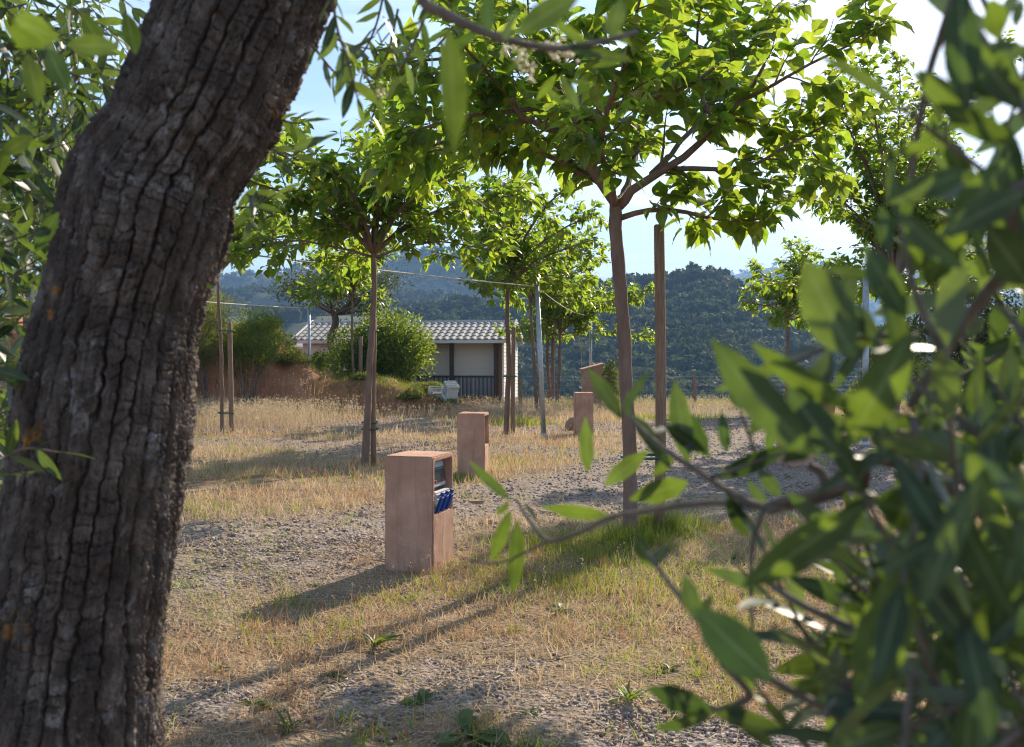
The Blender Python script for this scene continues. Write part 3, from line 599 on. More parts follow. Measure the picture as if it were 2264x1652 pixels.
# ------------------------------------------------------------------ trees
def add_leaf_objects(root, base, pos, Ms, tpl, m, nmax, name='leaf'):
    """largest leaves in view become parts of their own, the rest one mesh"""
    px, py, dep = project(pos); sz = np.linalg.norm(Ms[:, :, 1], axis=1)/np.maximum(dep, .05)
    vis = (px > -60) & (px < 2324) & (py > -60) & (py < 1712) & (dep > .1)
    order = np.argsort(-(sz*vis)); big = order[:min(nmax, int(vis.sum()))]; rest = np.setdiff1d(np.arange(len(pos)), big)
    if len(big):
        me = me_fast(name, tpl[0], tpl[1], True, {'mid': midattr(tpl[0], 1)}); me.materials.append(m)
        for i in big:
            o = bpy.data.objects.new(name, me); COL.objects.link(o); o.parent = root
            q = np.eye(4); q[:3, :3] = Ms[i]; q[:3, 3] = pos[i]-base; o.matrix_basis = Matrix(q.tolist())
    return rest
def grow(r, limbs, sec_gap, sec_len, leaf_gap, leaf_len, ter=1.6, droop=.5, start=.25):
    """limbs: list of (points, r0, r1). returns list of branch (V,F) per limb and leaf frames"""
    out = []; LP = []; LD = []; LU = []; LS = []
    up = np.array([0, 0, 1.0])
    def leaves(pts, s0=.15):
        L = np.linalg.norm(np.diff(pts, axis=0), axis=1).sum(); k = max(2, int(L/leaf_gap)); side0 = r.uniform(0, 6.28)
        for j in range(k):
            t = s0+(1-s0)*(j+r.uniform(.2, .8))/k; i = min(int(t*(len(pts)-1)), len(pts)-2); f = t*(len(pts)-1)-i
            p = pts[i]*(1-f)+pts[i+1]*f; tg = nrm(pts[i+1]-pts[i]); sd = nrm(np.cross(tg, up)+1e-6); ot = np.cross(sd, tg)
            a = side0+j*2.4+r.normal()*.35
            sd2 = sd*math.cos(a)+ot*math.sin(a)*.6
            d = nrm(tg*r.uniform(.25, .7)+sd2*.8-up*r.uniform(.1, 1.0)*droop*1.3)
            pet = .25*leaf_len
            LP.append(p+d*pet*r.uniform(.3, 1)+sd2*.01); LD.append(d); LU.append(nrm(up+sd2*.35+r.normal(size=3)*.33)); LS.append(leaf_len*(.42+.8*r.random()**.8)*(1.08-.35*t*t))
    for (pts, r0, r1) in limbs:
        pts = np.asarray(pts, float); L = np.linalg.norm(np.diff(pts, axis=0), axis=1).sum(); n = max(5, int(L/.14)); c = curve(pts, n)
        c[1:-1] += r.normal(size=(n-2, 3))*.006
        rad = np.linspace(r0, r1, n); mb = MB(); mb.tube(c, rad, 7)
        k = int(L*(1-start)/sec_gap); sd0 = r.uniform(0, 6.28)
        for j in range(k+1):
            t = start+(1-start)*min(1, (j+r.uniform(0, .8))/max(k, 1)); t = min(t, .995); i = min(int(t*(n-1)), n-2); p = c[i]; tg = nrm(c[i+1]-c[i])
            sd = nrm(np.cross(tg, up)+1e-6); ot = np.cross(sd, tg); a = sd0+j*2.4+r.normal()*.3
            d = nrm(tg*.55+(sd*math.cos(a)+ot*math.sin(a)*.75)*.85+up*.22)
            Ls = sec_len*r.uniform(.55, 1.15)*(1-.35*t)
            m_ = 6; q = [p]
            dd = d.copy()
            for s_ in range(m_): dd = nrm(dd+up*r.normal(.02, .1)-up*.07*s_/m_*droop*2+r.normal(size=3)*.09); q.append(q[-1]+dd*Ls/m_)
            q = np.array(q); rs = min(rad[i]*.6, .012+.006*sec_len); mb.tube(q, np.linspace(rs, .0025, m_+1), 5, False); leaves(q, .12)
            for e in range(r.poisson(ter)):
                i2 = r.integers(1, m_); d2 = nrm(nrm(q[i2+1]-q[i2])*.6+r.normal(size=3)*.6+up*.15); L2 = Ls*r.uniform(.3, .6); u = [q[i2]]
                for s_ in range(3): d2 = nrm(d2-up*.05*droop+r.normal(size=3)*.1); u.append(u[-1]+d2*L2/3)
                u = np.array(u); mb.tube(u, np.linspace(.005, .0018, 4), 4, False); leaves(u, .1)
        leaves(c[int(n*.6):], .1)
        out.append(mb)
    return out, np.array(LP), np.array(LD), np.array(LU), np.array(LS)
def finish_tree(t_, base, trunkpts, r0, r1, limbs_mb, LP, LD, LU, LS, tpl_hi, tpl_lo, lm, bm, nobj, trn=12):
    n = 26; c = curve(trunkpts, n); c[1:-1] += rng.normal(size=(n-2, 3))*.004; s = np.linspace(0, 1, n)
    rad = r0+(r1-r0)*s + r0*.2*np.exp(-s*16); rad = rad*(1+rng.normal(size=n)*.025)
    V, Fs = tube(c-base, rad, trn); link('trunk', me_fast('trunk', V, Fs, True), bm, t_)
    for mb in limbs_mb:
        mb.v = [(a-base[0], b-base[1], z-base[2]) for a, b, z in mb.v]; mb.build('branch', bm, t_, True)
    Ms = frames(LD, LU, LS)
    rest = add_leaf_objects(t_, base, LP, Ms, tpl_hi, lm, nobj) if nobj else np.arange(len(LP))
    V, Fc = scatter(tpl_lo[0], tpl_lo[1], Ms[rest], LP[rest]-base)
    link('leaves', me_fast('leaves', V, Fc, True, {'mid': midattr(tpl_lo[0], len(rest))}), lm, t_, kind='stuff')

# main mulberry with traced limbs
def Z5(x, y): return ((1900+.454*x)/1.634, (300+.454*y)/1.634)
def Z4(x, y): return ((1100+.5447*x)/1.634, .5447*y/1.634)
DM = 8.7
def poly(fn, pts, d0, d1):
    k = len(pts); return [P(*fn(*q), d0+(d1-d0)*i/(k-1)) for i, q in enumerate(pts)]
idn = lambda x, y: (x, y)
base = G(1395, 1192); base[2] = -.03
trunkpts = [base, P(1392, 1000, DM), P(1383, 800, DM), P(1372, 640, DM), P(1361, 520, DM), P(1362, 452, DM)]
fork = P(1362, 456, DM)
lim = []
lim.append((poly(Z5, [(715,960),(640,850),(540,710),(450,540),(395,390)], DM, DM-.15), .05, .036))
k1 = P(*Z5(395, 390), DM-.15)
lim.append(([k1]+poly(Z5, [(390,300),(650,200),(900,130),(1270,30),(1500,-120)], DM-.2, DM-.9), .034, .012))
lim.append(([k1]+poly(Z5, [(300,385),(200,380),(80,320),(-60,250)], DM-.1, DM-.5)+poly(Z4, [(1340,640),(1140,400),(980,180)], DM-.6, DM-1.3), .034, .01))
lim.append(([k1]+poly(Z5, [(400,240),(430,60),(450,-200),(480,-420)], DM-.1, DM+.4), .03, .01))
lim.append((poly(Z5, [(600,800),(520,760),(300,650),(80,530)], DM, DM+.3)+poly(Z4, [(1340,940),(1100,970),(720,1020)], DM+.3, DM+.5), .034, .01))
lim.append((poly(Z5, [(480,660),(420,600),(220,490),(60,380),(-200,200)], DM, DM+1.0), .03, .01))
lim.append((poly(Z5, [(740,980),(800,930),(870,830),(1000,740),(1230,610),(1400,480),(1500,350),(1650,220),(1780,60),(1900,-150)], DM, DM-.5), .046, .014))
lim.append((poly(Z5, [(1500,350),(1430,180),(1410,60),(1390,-200)], DM-.25, DM+.2), .02, .008))
lim.append((poly(Z5, [(1700,150),(1950,30),(2150,-100)], DM-.4, DM-.8)+[P(1890, 95, 7.8), P(1935, 45, 7.75)], .018, .006))
lim.append((poly(Z5, [(1120,650),(1280,680),(1500,695),(1700,690),(1900,600),(2203,420),(2400,330)], DM-.1, DM-.7), .026, .008))
lim.append((poly(Z5, [(740,1080),(900,1030),(1080,1010),(1280,1030),(1500,1080),(1750,1100),(1950,1060)], DM, DM-.4), .028, .008))
lim.append(([fork, P(1350, 400, DM-.4), P(1330, 300, DM-1.1), P(1380, 150, DM-1.7), P(1420, -20, DM-2.1)], .034, .01))
lim.append(([fork, P(1390, 400, DM+.4), P(1420, 280, DM+1.0), P(1480, 120, DM+1.5), P(1500, -60, DM+1.9)], .034, .01))
lim.append(([P(1300, 340, DM), P(1240, 200, DM+.5), P(1130, 90, DM+1.0), P(1000, 20, DM+1.3)], .026, .009))
lim.append(([P(1440, 385, DM), P(1560, 250, DM+.6), P(1640, 130, DM+1.0), P(1720, 10, DM+1.3)], .026, .009))
lim.append(([P(1190, 240, DM-.3), P(1080, 250, DM-.5), P(980, 270, DM-.6), P(880, 300, DM-.6)], .022, .007))
lim.append(([P(1130, 190, DM-.6), P(1040, 140, DM-.4), P(940, 130, DM-.1), P(850, 160, DM)], .022, .007))
lim.append(([P(1010, 300, DM+.4), P(930, 340, DM+.6), P(860, 390, DM+.7)], .016, .006))
lim.append(([P(1600, 260, DM-.4), P(1680, 280, DM-.2), P(1790, 330, DM), P(1830, 420, DM)], .018, .006))
lim.append(([P(1240, 200, DM+.5), P(1180, 80, DM+.2), P(1160, -60, DM)], .02, .006))
lim.append(([P(1560, 250, DM+.6), P(1540, 120, DM+.2), P(1560, -40, DM-.2)], .02, .006))
r_ = np.random.default_rng(5)
mbs, LP, LD, LU, LS = grow(r_, lim, .15, .6, .04, .185, 2.6, .28, .30)
mt = thing('mulberry_tree', 'mulberry tree with wide spreading crown beside a tall thick post, green tuft at its foot', 'tree', base, 0, 'mulberry trees on the campsite')
finish_tree(mt, base, np.array(trunkpts), .06, .056, mbs, LP, LD, LU, LS, MUL_HI, MUL_HI, M['mulberry'], M['bark_mul'], 300, 16)

def mulberry(label, vb, vt, d, R, H, seed, nobj=0, leaf=.18, gap=.055, r0=.06, nl=9, low=True, sec=.62, secgap=.17, dx=0.0):
    """vb: base x in the photo, vt: fork (x,y); d: distance"""
    r = np.random.default_rng(seed)
    b = P(vb, 900, d); b[2] = float(gz(b[0], d))-.03; top = P(*vt, d); mid = (b+top)/2+np.array([r.normal()*.03, 0, 0]); q3 = b*.25+top*.75+np.array([r.normal()*.02, 0, 0])
    limbs = []
    for i in range(nl):
        a = i/nl*6.283+r.uniform(-.3, .3); el = r.uniform(.25, .95); RR = R*r.uniform(.72, 1.0)*(1.12-.45*el)
        e = np.array([math.cos(a)*RR+dx, math.sin(a)*RR, H*el*r.uniform(.85, 1.05)])
        m1 = np.array([e[0]*.28, e[1]*.28, e[2]*.45+.08]); m2 = np.array([e[0]*.65, e[1]*.65, e[2]*.82])
        limbs.append(([top, top+m1, top+m2, top+e], .036, .009))
    if low:
        for i in range(3):
            a = r.uniform(0, 6.283); limbs.append(([top-[0,0,.05], top+[math.cos(a)*R*.45, math.sin(a)*R*.45, .1], top+[math.cos(a)*R*.9+dx, math.sin(a)*R*.9, -.12]], .02, .006))
    limbs.append(([top, top+[.06,.04,H*.5], top+[.12+dx*.5,.1,H*1.02]], .03, .007))
    mbs, LP, LD, LU, LS = grow(r, limbs, secgap, sec, gap, leaf, 2.6, .28, .16)
    t_ = thing('mulberry_tree', label, 'tree', b, 0, 'mulberry trees on the campsite')
    finish_tree(t_, b, np.array([b, mid, q3, top]), r0, r0*.72, mbs, LP, LD, LU, LS, MUL_LO, MUL_LO, M['mulberry'], M['bark_mul'], nobj)
    return t_
mulberry('mulberry tree behind the nearest pedestal, crossed by the pale cable', 806, (826, 560), 14.15, 2.4, 2.7, 21, 300, .165, .043, .052, 13, True, .68, .165)
mulberry('slim mulberry tree beside the red soil mound, thin low stake', 787, (778, 655), 29.5, 1.9, 1.9, 22, 0, .18, .055, .042)
mulberry('slim mulberry tree at the tall dry grass below the bank', 492, (481, 600), 21.0, 2.0, 2.7, 23, 150, .175, .05, .042, 11, False, dx=.7)
mulberry('mulberry tree between the second pedestal and the leaning pole', 1119, (1122, 635), 20.3, 2.2, 2.6, 24, 300, .165, .042, .056, 13, dx=.25)
mulberry('mulberry tree just behind the leaning pole', 1187, (1172, 665), 28.0, 2.1, 2.6, 25, 0, .18, .05, .054, dx=.7)
mulberry('mulberry tree with bent fork at the edge of the drop', 1216, (1214, 728), 32.5, 1.8, 1.9, 26, 0, .18, .065, .058)
mulberry('forked mulberry tree close to the one with bent fork', 1231, (1238, 738), 31.6, 2.2, 2.9, 27, 0, .18, .05, .055, dx=1.0)
mulberry('small mulberry tree standing alone before the far mountain', 1741, (1742, 705), 29.5, 1.7, 2.2, 28, 100, .17, .045, .06)
mulberry('mulberry tree beside the pole behind the olive leaves', 1983, (1978, 620), 18.6, 2.7, 4.1, 29, 250, .17, .055, .06, 15, True, .75, .19)
mulberry('mulberry tree at the dark bush behind the olive leaves', 2069, (2066, 640), 21.5, 2.7, 3.6, 30, 150, .17, .055, .06, 14, True, .75, .19)
mulberry('mulberry tree glimpsed left of the olive trunk', 60, (58, 560), 17.0, 2.0, 2.2, 31, 100, .175, .055, .07)

def stake(vx, vy_top, d, r, label, ties=(), treex=None):
    b = P(vx, 900, d); b[2] = float(gz(b[0], d)); top = P(vx, vy_top, d)[2]-b[2]
    t_ = thing('tree_stake', label, 'stake', (b[0], b[1], b[2]), 0, 'wooden tree stakes')
    n = 9; zz_ = np.linspace(-.05, top, n); pts = np.stack([.012*np.sin(zz_*1.3+vx), .01*np.cos(zz_*1.7), zz_], -1)
    pts = np.vstack([pts, pts[-1]+[0, 0, .012]]); rr = np.concatenate([np.full(n, r)*np.linspace(1.05, 1, n), [r*.82]])
    MB().tube(pts, rr, 14).build('shaft', M['stake'], t_, True)
    for (vy, vx2) in ties:
        z_ = P(vx, vy, d)[2]-b[2]; x2 = (vx2-vx)/F*d; a = np.linspace(0, 2*math.pi, 25); ex = abs(x2)/2+r*1.6
        MB().tube(np.stack([x2/2+np.cos(a)*ex, np.sin(a)*r*1.75, np.full(25, z_)+.01*np.sin(a)], -1), .011, 6, False).build('tie', M['tie'], t_, True)
stake(1458, 500, 8.75, .046, 'tall thick round wooden post beside the wide mulberry tree', ((1010, 1392),))
stake(827, 706, 14.3, .04, 'stake tied with green bands to the mulberry behind the nearest pedestal', ((731, 818), (934, 810), (948, 809)))
stake(797, 745, 29.3, .055, 'thin low stake beside the red soil mound', ((875, 785),))
stake(510, 715, 20.9, .05, 'stake in the tall dry grass below the bank', ((731, 487), (913, 490)))
stake(1135, 725, 20.2, .045, 'stake tied to the mulberry next to the leaning pole', ((832, 1120),))
stake(1222.5, 745, 32.0, .06, 'far stake between two slim mulberry trunks', ((880, 1228),))
stake(1196, 800, 27.8, .05, 'short stake behind the leaning pole')
stake(2076, 690, 21.3, .045, 'stake at the dark bush behind the olive leaves')

# ------------------------------------------------------------------ bushes and dark evergreen
def leafball(label, name, c, rad, nleaf, ls, m, seed, cat='bush', lobes=14, stem=True, base=None, tpl=None, flat=.9, upf=.4):
    r = np.random.default_rng(seed); c = np.array(c, float); rad = np.array(rad, float); base = c*[1, 1, 0] if base is None else np.array(base, float)
    t_ = thing(name, label, cat, base)
    lc = [c+nrm(r.normal(size=3))*rad*r.uniform(.35, .72) for _ in range(lobes)]; lr = [r.uniform(.3, .5) for _ in range(lobes)]
    k = r.integers(lobes, size=nleaf); d = nrm(r.normal(size=(nleaf, 3))+np.array([0, 0, .25]))
    pos = np.array(lc)[k]+d*rad*np.array(lr)[k][:, None]*r.uniform(.6, 1.05, (nleaf, 1))
    pos[:, 2] = np.maximum(pos[:, 2], base[2]+.03)
    dirs = nrm(d+r.normal(size=(nleaf, 3))*.7+[0, 0, .15]); ups = nrm(np.array([0, 0, upf])+d*.6+r.normal(size=(nleaf, 3))*.5)
    tp = tpl or OLV_W
    V, Fc = scatter(tp[0], tp[1], frames(dirs, ups, ls*r.uniform(.6, 1.2, nleaf)), pos-base)
    link('foliage', me_fast('foliage', V, Fc, True), m, t_, kind='stuff')
    if stem:
        mb = MB()
        for i in range(5): e = lc[i % lobes]-base; mb.tube(curve([np.array([r.normal()*.05, r.normal()*.05, -.05]), e*.5+r.normal(size=3)*.05, e], 6), np.linspace(.035, .01, 6), 6, False)
        mb.build('stem', M['bark_pine'], t_, True)
    return t_
OLV_W = (np.array([(0,0,0),(-.2,.45,.05),(.2,.45,.05),(0,1,-.12)]), np.array([(0,3,1),(0,2,3)]))
leafball('large round glossy laurel bush in front of the mobile home', 'laurel_bush', P(848, 790, 31.2), (1.75, 1.4, 1.5), 20000, .125, M['bush'], 3, lobes=44)
leafball('small dark shrub left of the round bush by the pale wall', 'small_shrub', P(708, 805, 31.6)+[0,0,0], (.42, .4, .5), 1500, .1, M['bush'], 4)
leafball('small white flowering bush beside the tall wash stand', 'flowering_bush', P(1352, 845, 30.4), (.42, .4, .75), 2600, .075, M['scrub'], 6)
leafball('dark evergreen bush mass behind the right mulberry stake', 'dark_bush', P(2170, 730, 27.0), (2.3, 1.6, 2.0), 8000, .16, M['pine'], 7, lobes=24)
leafball('dark bush behind the plant pot at the gravel', 'dark_bush', P(1985, 790, 31.0), (1.5, 1.2, 1.3), 4000, .15, M['pine'], 8, lobes=16)
leafball('round green shrub at the gravel right of the plant pot', 'gravel_shrub', P(1893, 888, 24.0), (.42, .4, .5), 1600, .1, M['scrub'], 9)
leafball('leafy young bush near the right edge of the gravel', 'gravel_shrub', P(2040, 880, 25.0), (.3, .3, .5), 1000, .1, M['bush'], 10)
# plant pot
pp = P(1822, 890, 26.0); t_ = thing('plant_pot', 'square terracotta planter holding a small leafy plant', 'planter', (pp[0], pp[1], float(gz(pp[0], 26.0))))
MB().prism([(-.2,.0),(.2,.0),(.25,.62),(-.25,.62)], -.22, .22).build('pot', M['terracotta_pot'], t_, bevel=.012)
r = np.random.default_rng(4); k = 160; d = nrm(r.normal(size=(k, 3))+[0, 0, 1.2]); V, Fc = scatter(OLV_W[0], OLV_W[1], frames(d, np.tile([0, 0, 1.0], (k, 1))+r.normal(size=(k, 3))*.3, .14*r.uniform(.6, 1.2, k)), np.array([0, 0, .64])+d*r.uniform(.02, .22, (k, 1))); link('plant', me_fast('plant', V, Fc, True), M['weed'], t_, kind='stuff')
# dark evergreen tree by the bush
b = P(738, 850, 33.0); b[2] = .1
et = thing('evergreen_tree', 'dark evergreen tree with crooked trunk between the pale wall and the round bush', 'tree', b)
V, Fs = tube(curve(np.array([b, P(738, 790, 33), P(731, 752, 33), P(742, 715, 33), P(738, 690, 33)]), 16)-b, np.linspace(.15, .11, 16), 10); link('trunk', me_fast('trunk', V, Fs, True), M['bark_pine'], et)
r = np.random.default_rng(77); mb = MB(); pos = []
for i in range(11):
    e = P(738+r.uniform(-85, 120), r.uniform(610, 690), 33+r.uniform(-1.2, 1.2)); s_ = P(738, 695, 33)
    mb.tube(curve([s_-b, (s_*.5+e*.5)-b+[0, 0, -.05], e-b], 7), np.linspace(.06, .012, 7), 6, False)
    k = 520; pos.append(e+r.normal(size=(k, 3))*[.42, .42, .22])
mb.build('branch', M['bark_pine'], et, True); pos = np.concatenate(pos); k = len(pos); d = nrm(r.normal(size=(k, 3)))
V, Fc = scatter(OLV_W[0], OLV_W[1], frames(d, nrm(r.normal(size=(k, 3))+[0, 0, .8]), .12*r.uniform(.6, 1.2, k)), pos-b); link('crown', me_fast('crown', V, Fc, True), M['pine'], et, kind='stuff')
# shrubs on the bank
SH = [('pale broom shrub on the bank top behind the slim mulberry', 470, 690, 28.0, (1.09,0.78,0.84), 'scrub'), ('bushy green shrub on the bank beside the thin post', 520, 735, 27.8, (1.16,0.78,0.81), 'scrub'),
      ('dark green shrub on the bank above bare red soil', 575, 752, 27.6, (1.23,0.78,0.84), 'bush'), ('yellowing shrub on the bank crest left of the mobile home', 612, 732, 28.2, (0.80,0.65,0.57), 'scrub'),
      ('broad dark shrub covering the bank face below the thin post', 548, 778, 26.9, (1.1,.7,.7), 'bush'), ('straggly olive green shrub on the bank face near the slim mulberry stake', 455, 765, 26.6, (.9,.6,.75), 'scrub'),
      ('low grey green shrub at the right shoulder of the bank', 636, 800, 28.2, (0.87,0.65,0.51), 'scrub'), ('low green cushion plant on the soil mound near the chairs', 905, 880, 27.6, (.42,.4,.3), 'scrub'), ('low scrub on top of the red soil mound', 800, 838, 28.6, (.8,.4,.22), 'scrub'),
      ('leafy scrub at the mound foot by the plastic chairs', 940, 862, 29.0, (.7,.5,.26), 'scrub'), ('tall shrub on the bank glimpsed beside the olive trunk', 420, 705, 26.6, (1.30,0.91,1.22), 'scrub')]
for i, (lb, vx, vy, d, rad, mk) in enumerate(SH):
    c = P(vx, vy, d); bz = float(bankz(c[0], c[1])); leafball(lb, 'bank_shrub', c, rad, int(2600*rad[0]/.7), .085, M[mk], 40+i, base=(c[0], c[1], min(bz, c[2])), lobes=12, tpl=(OLV_W[0]*[.6,1,1], OLV_W[1]))

# ------------------------------------------------------------------ foreground olive tree (left)
TD = 1.6
rows = [(-900,980,300),(-600,840,310),(-300,690,350),(-120,608,362),(0,548,370),(80,510,374),(170,470,372),(300,412,385),(380,352,392),(430,332,385),(500,312,372),(580,296,352),(680,266,340),(760,252,352),(850,240,368),(1000,222,372),(1150,203,374),(1250,190,378),(1400,160,392),(1520,148,402),(1652,135,425),(2000,105,450),(2500,80,490),(2850,70,570),(3020,66,680)]
rows = np.array(rows, float); vyq = np.concatenate([np.linspace(rows[0, 0], -70, 50)[:-1], np.linspace(-70, 1740, 780), np.linspace(1740, rows[-1, 0], 60)[1:]])
vyu = np.linspace(rows[0, 0], rows[-1, 0], 1700); sm = lambda a, k: np.convolve(np.pad(a, k, mode='reflect', reflect_type='odd'), np.hanning(2*k+1)/np.hanning(2*k+1).sum(), 'valid')
cxu, wu = sm(np.interp(vyu, rows[:, 0], rows[:, 1]), 40), sm(np.interp(vyu, rows[:, 0], rows[:, 2]), 18)
cenu = np.array([P(a, b_, TD) for a, b_ in zip(cxu, vyu)]); radu = sm(wu/2*TD/F*.97*np.abs(nrm(np.gradient(cenu, axis=0))[:, 2]), 26)
cen = np.stack([np.interp(vyq, vyu, cenu[:, i]) for i in range(3)], -1); radq = np.interp(vyq, vyu, radu)
ang = np.concatenate([np.linspace(-math.pi*1.06, math.pi*.06, 320, endpoint=False), np.linspace(math.pi*.06, math.pi*.94, 50, endpoint=False)]); na = len(ang)
tg = nrm(np.gradient(cen, axis=0)); aY = np.tile([0, 1.0, 0], (len(cen), 1)); aX = nrm(np.cross(aY, tg)); aX *= np.sign(aX[:, :1]); aY = np.cross(tg, aX); aY *= np.sign(aY[:, 1:2])
sl_ = np.concatenate([[0], np.cumsum(np.linalg.norm(np.diff(cen, axis=0), axis=1))])
AA, SS = np.meshgrid(ang, sl_, indexing='xy')
def per(fn, a, s, ka, ks, o=4):    # noise periodic round the trunk
    return .5*(fn.f(np.cos(a)*ka+20, np.sin(a)*ka+s*ks, o)+fn.f(np.cos(a)*ka+60, s*ks+np.sin(a)*ka*.4+7, o))
K = 24
u = AA/(2*math.pi)*K + (per(N1, AA, SS, 1.2, 1.6, 2)-.5)*1.8 + (per(N2, AA, SS, 3, 6, 3)-.5)*.9 + (N3.f(AA*8, SS*60, 2)-.5)*.35
ci = np.floor(u).astype(int) % K; fr = u-np.floor(u); dist = np.minimum(fr, 1-fr)
h1 = np.random.default_rng(8).random(K)[ci]
merge = sstep(.54, .68, per(N3, AA, SS, 2.6, 7, 3))*.75; gw = .05+.15*N2.f(AA*3, SS*8, 2)
gro = np.clip(dist/gw, 0, 1)**.8; gro = np.maximum(gro, merge*.8)
sp_ = .013+.014*h1
vv = SS/sp_ + h1*7 + (N1.f(h1*30, SS*14, 3)-.5)*2.2 + (N1.f(AA*6+h1*30, SS*24, 3)-.5)*1.1 + (N2.n(u*1.6, SS*10))*.6; cf = vv-np.floor(vv); crk = np.clip(np.minimum(cf, 1-cf)/.11, 0, 1); hv = np.random.default_rng(9).random(4096)[(np.floor(vv).astype(int)*31+ci*7) % 4096]
cm = sstep(.45, .58, per(N2, AA, SS, 1.8, 4, 3)+.36*(h1-.5))
disp = -.018*(1-gro) - .0055*(1-crk)*cm*gro + .0035*(hv-.5)*cm*gro + .008*(h1-.5)*gro + .008*(per(N3, AA, SS, 1.3, 6, 4)-.5) + .006*(per(N1, AA, SS, 9, 60, 4)-.5) + .012*(N3.f(AA*26, SS*9, 3)-.5)*gro + .0045*(N3.n(AA*45, SS*150)-.5) + .003*(N1.n(AA*110, SS*380)-.5)
R_ = radq[:, None] + disp + .004
# knot on the left side
kn = np.exp(-(((AA-math.pi+.2+2*math.pi) % (2*math.pi)-0)*0+((np.abs(((AA-math.pi) + math.pi) % (2*math.pi)-math.pi))/.35)**2) - ((SS-np.interp(415, vyq, sl_))/.03)**2); R_ = R_+.005*kn
Vt = cen[:, None, :] + R_[..., None]*(np.cos(AA)[..., None]*aX[:, None, :]+np.sin(AA)[..., None]*aY[:, None, :])
ns = len(cen); ii = np.arange(ns*na).reshape(ns, na); j2 = np.roll(ii, -1, axis=1)
Ft = np.stack([ii[:-1], ii[1:], j2[1:], j2[:-1]], -1).reshape(-1, 4)
ob = cen[-1].copy(); ob[2] = 0
olive = thing('olive_tree', 'thick leaning olive trunk with deeply cracked grey brown bark and overhanging leaves', 'tree', ob)
link('trunk', me_fast('trunk', Vt.reshape(-1, 3)-ob, Ft, True), M['bark'], olive)

# hand placed leaves and twigs; depth follows from an olive leaf being 4 to 8 cm long
OL_P, OL_D, OL_U, OL_S, OL_W = {}, {}, {}, {}, {}
class LeafSet:
    def __init__(s): s.p = []; s.M = []
    def px(s, b, t, w, d, dd=0.0, roll=0.0):
        a = P(b[0], b[1], d); e = P(t[0], t[1], d+dd); v = e-a; L = np.linalg.norm(v); vw = nrm(a-np.array([0, 0, HC]))
        nr = nrm(-vw+nrm(np.cross(v, vw))*roll); Mx = frames(nrm(v), nr, 1.0); wid = w*d/F/(.243*L)/max(.35, math.cos(math.atan(roll))); wid = min(max(wid, .55), 1.9)
        s.p.append(a); s.M.append(np.stack([Mx[:, 0]*L*wid, Mx[:, 1]*L, Mx[:, 2]*L], -1))
    def free(s, p, d, up, L, w=1.0):
        Mx = frames(nrm(d), up, 1.0); s.p.append(np.array(p)); s.M.append(np.stack([Mx[:, 0]*L*w, Mx[:, 1]*L, Mx[:, 2]*L], -1))
    def twig(s, r, pts, gap, L, droop=.2, wid=(.85, 1.2), s0=.05, face=.0):
        pts = np.asarray(pts); cl = np.concatenate([[0], np.cumsum(np.linalg.norm(np.diff(pts, axis=0), axis=1))]); k = max(2, int(cl[-1]/gap)); up = np.array([0, 0, 1.0]); a0 = r.uniform(0, 3)
        for j in range(k):
            t = cl[-1]*(s0+(1-s0)*j/k); p = np.array([np.interp(t, cl, pts[:, c]) for c in range(3)]); i = min(np.searchsorted(cl, t), len(pts)-1); i = max(i, 1); tg = nrm(pts[i]-pts[i-1]); sd = nrm(np.cross(tg, up)+1e-6); ot = np.cross(sd, tg); a = a0+(j % 2)*math.pi/2+r.normal()*.25
            for sg in (1, -1):
                o_ = sg*(sd*math.cos(a)+ot*math.sin(a)); d = nrm(tg*r.uniform(.4, .9)+o_*r.uniform(.7, 1)-up*droop*r.uniform(0, 1)); s.free(p, d, nrm(up*.5+tg*-.3+o_*.1+r.normal(size=3)*.5), L*r.uniform(.65, 1.12), r.uniform(*wid))
        s.free(pts[-1], nrm(pts[-1]-pts[-2]), nrm(r.normal(size=3)+up), L*.8, 1)
    def done(s, root, base, nobj, m):
        pos = np.array(s.p); Ms = np.array(s.M)
        rest = add_leaf_objects(root, base, pos, Ms, OLV_HI, m, nobj)
        if len(rest): V, Fc = scatter(OLV_LO[0], OLV_LO[1], Ms[rest], pos[rest]-base); link('leaves', me_fast('leaves', V, Fc, True, {'mid': midattr(OLV_LO[0], len(rest))}), m, root, kind='stuff')
def twigmesh(root, base, pts, r0, r1, m, name='twig'):
    c = curve(pts, max(8, len(pts)*5)); V, Fs = tube(c-base, np.linspace(r0, r1, len(c)), 8); link(name, me_fast(name, V, Fs, True), m, root); return c
M['twig'] = mat('olive_twig', (.11,.085,.065), .85, (.22,.18,.14), 40, .4, 200)
r = np.random.default_rng(91); LS1 = LeafSet()
# upper limbs out of frame that carry the hanging twigs
top = cen[0]
for e in ((.75, 1.75, 2.6), (.3, 1.2, 2.55), (-.75, 1.7, 2.7), (-1.1, 2.2, 2.4), (-.9, 1.3, 2.3), (1.2, 2.4, 2.9)):
    twigmesh(olive, ob, [cen[10], cen[3]*.4+np.array(e)*.6+[0, 0, .12], np.array(e)], .04, .012, M['twig'], 'branch')
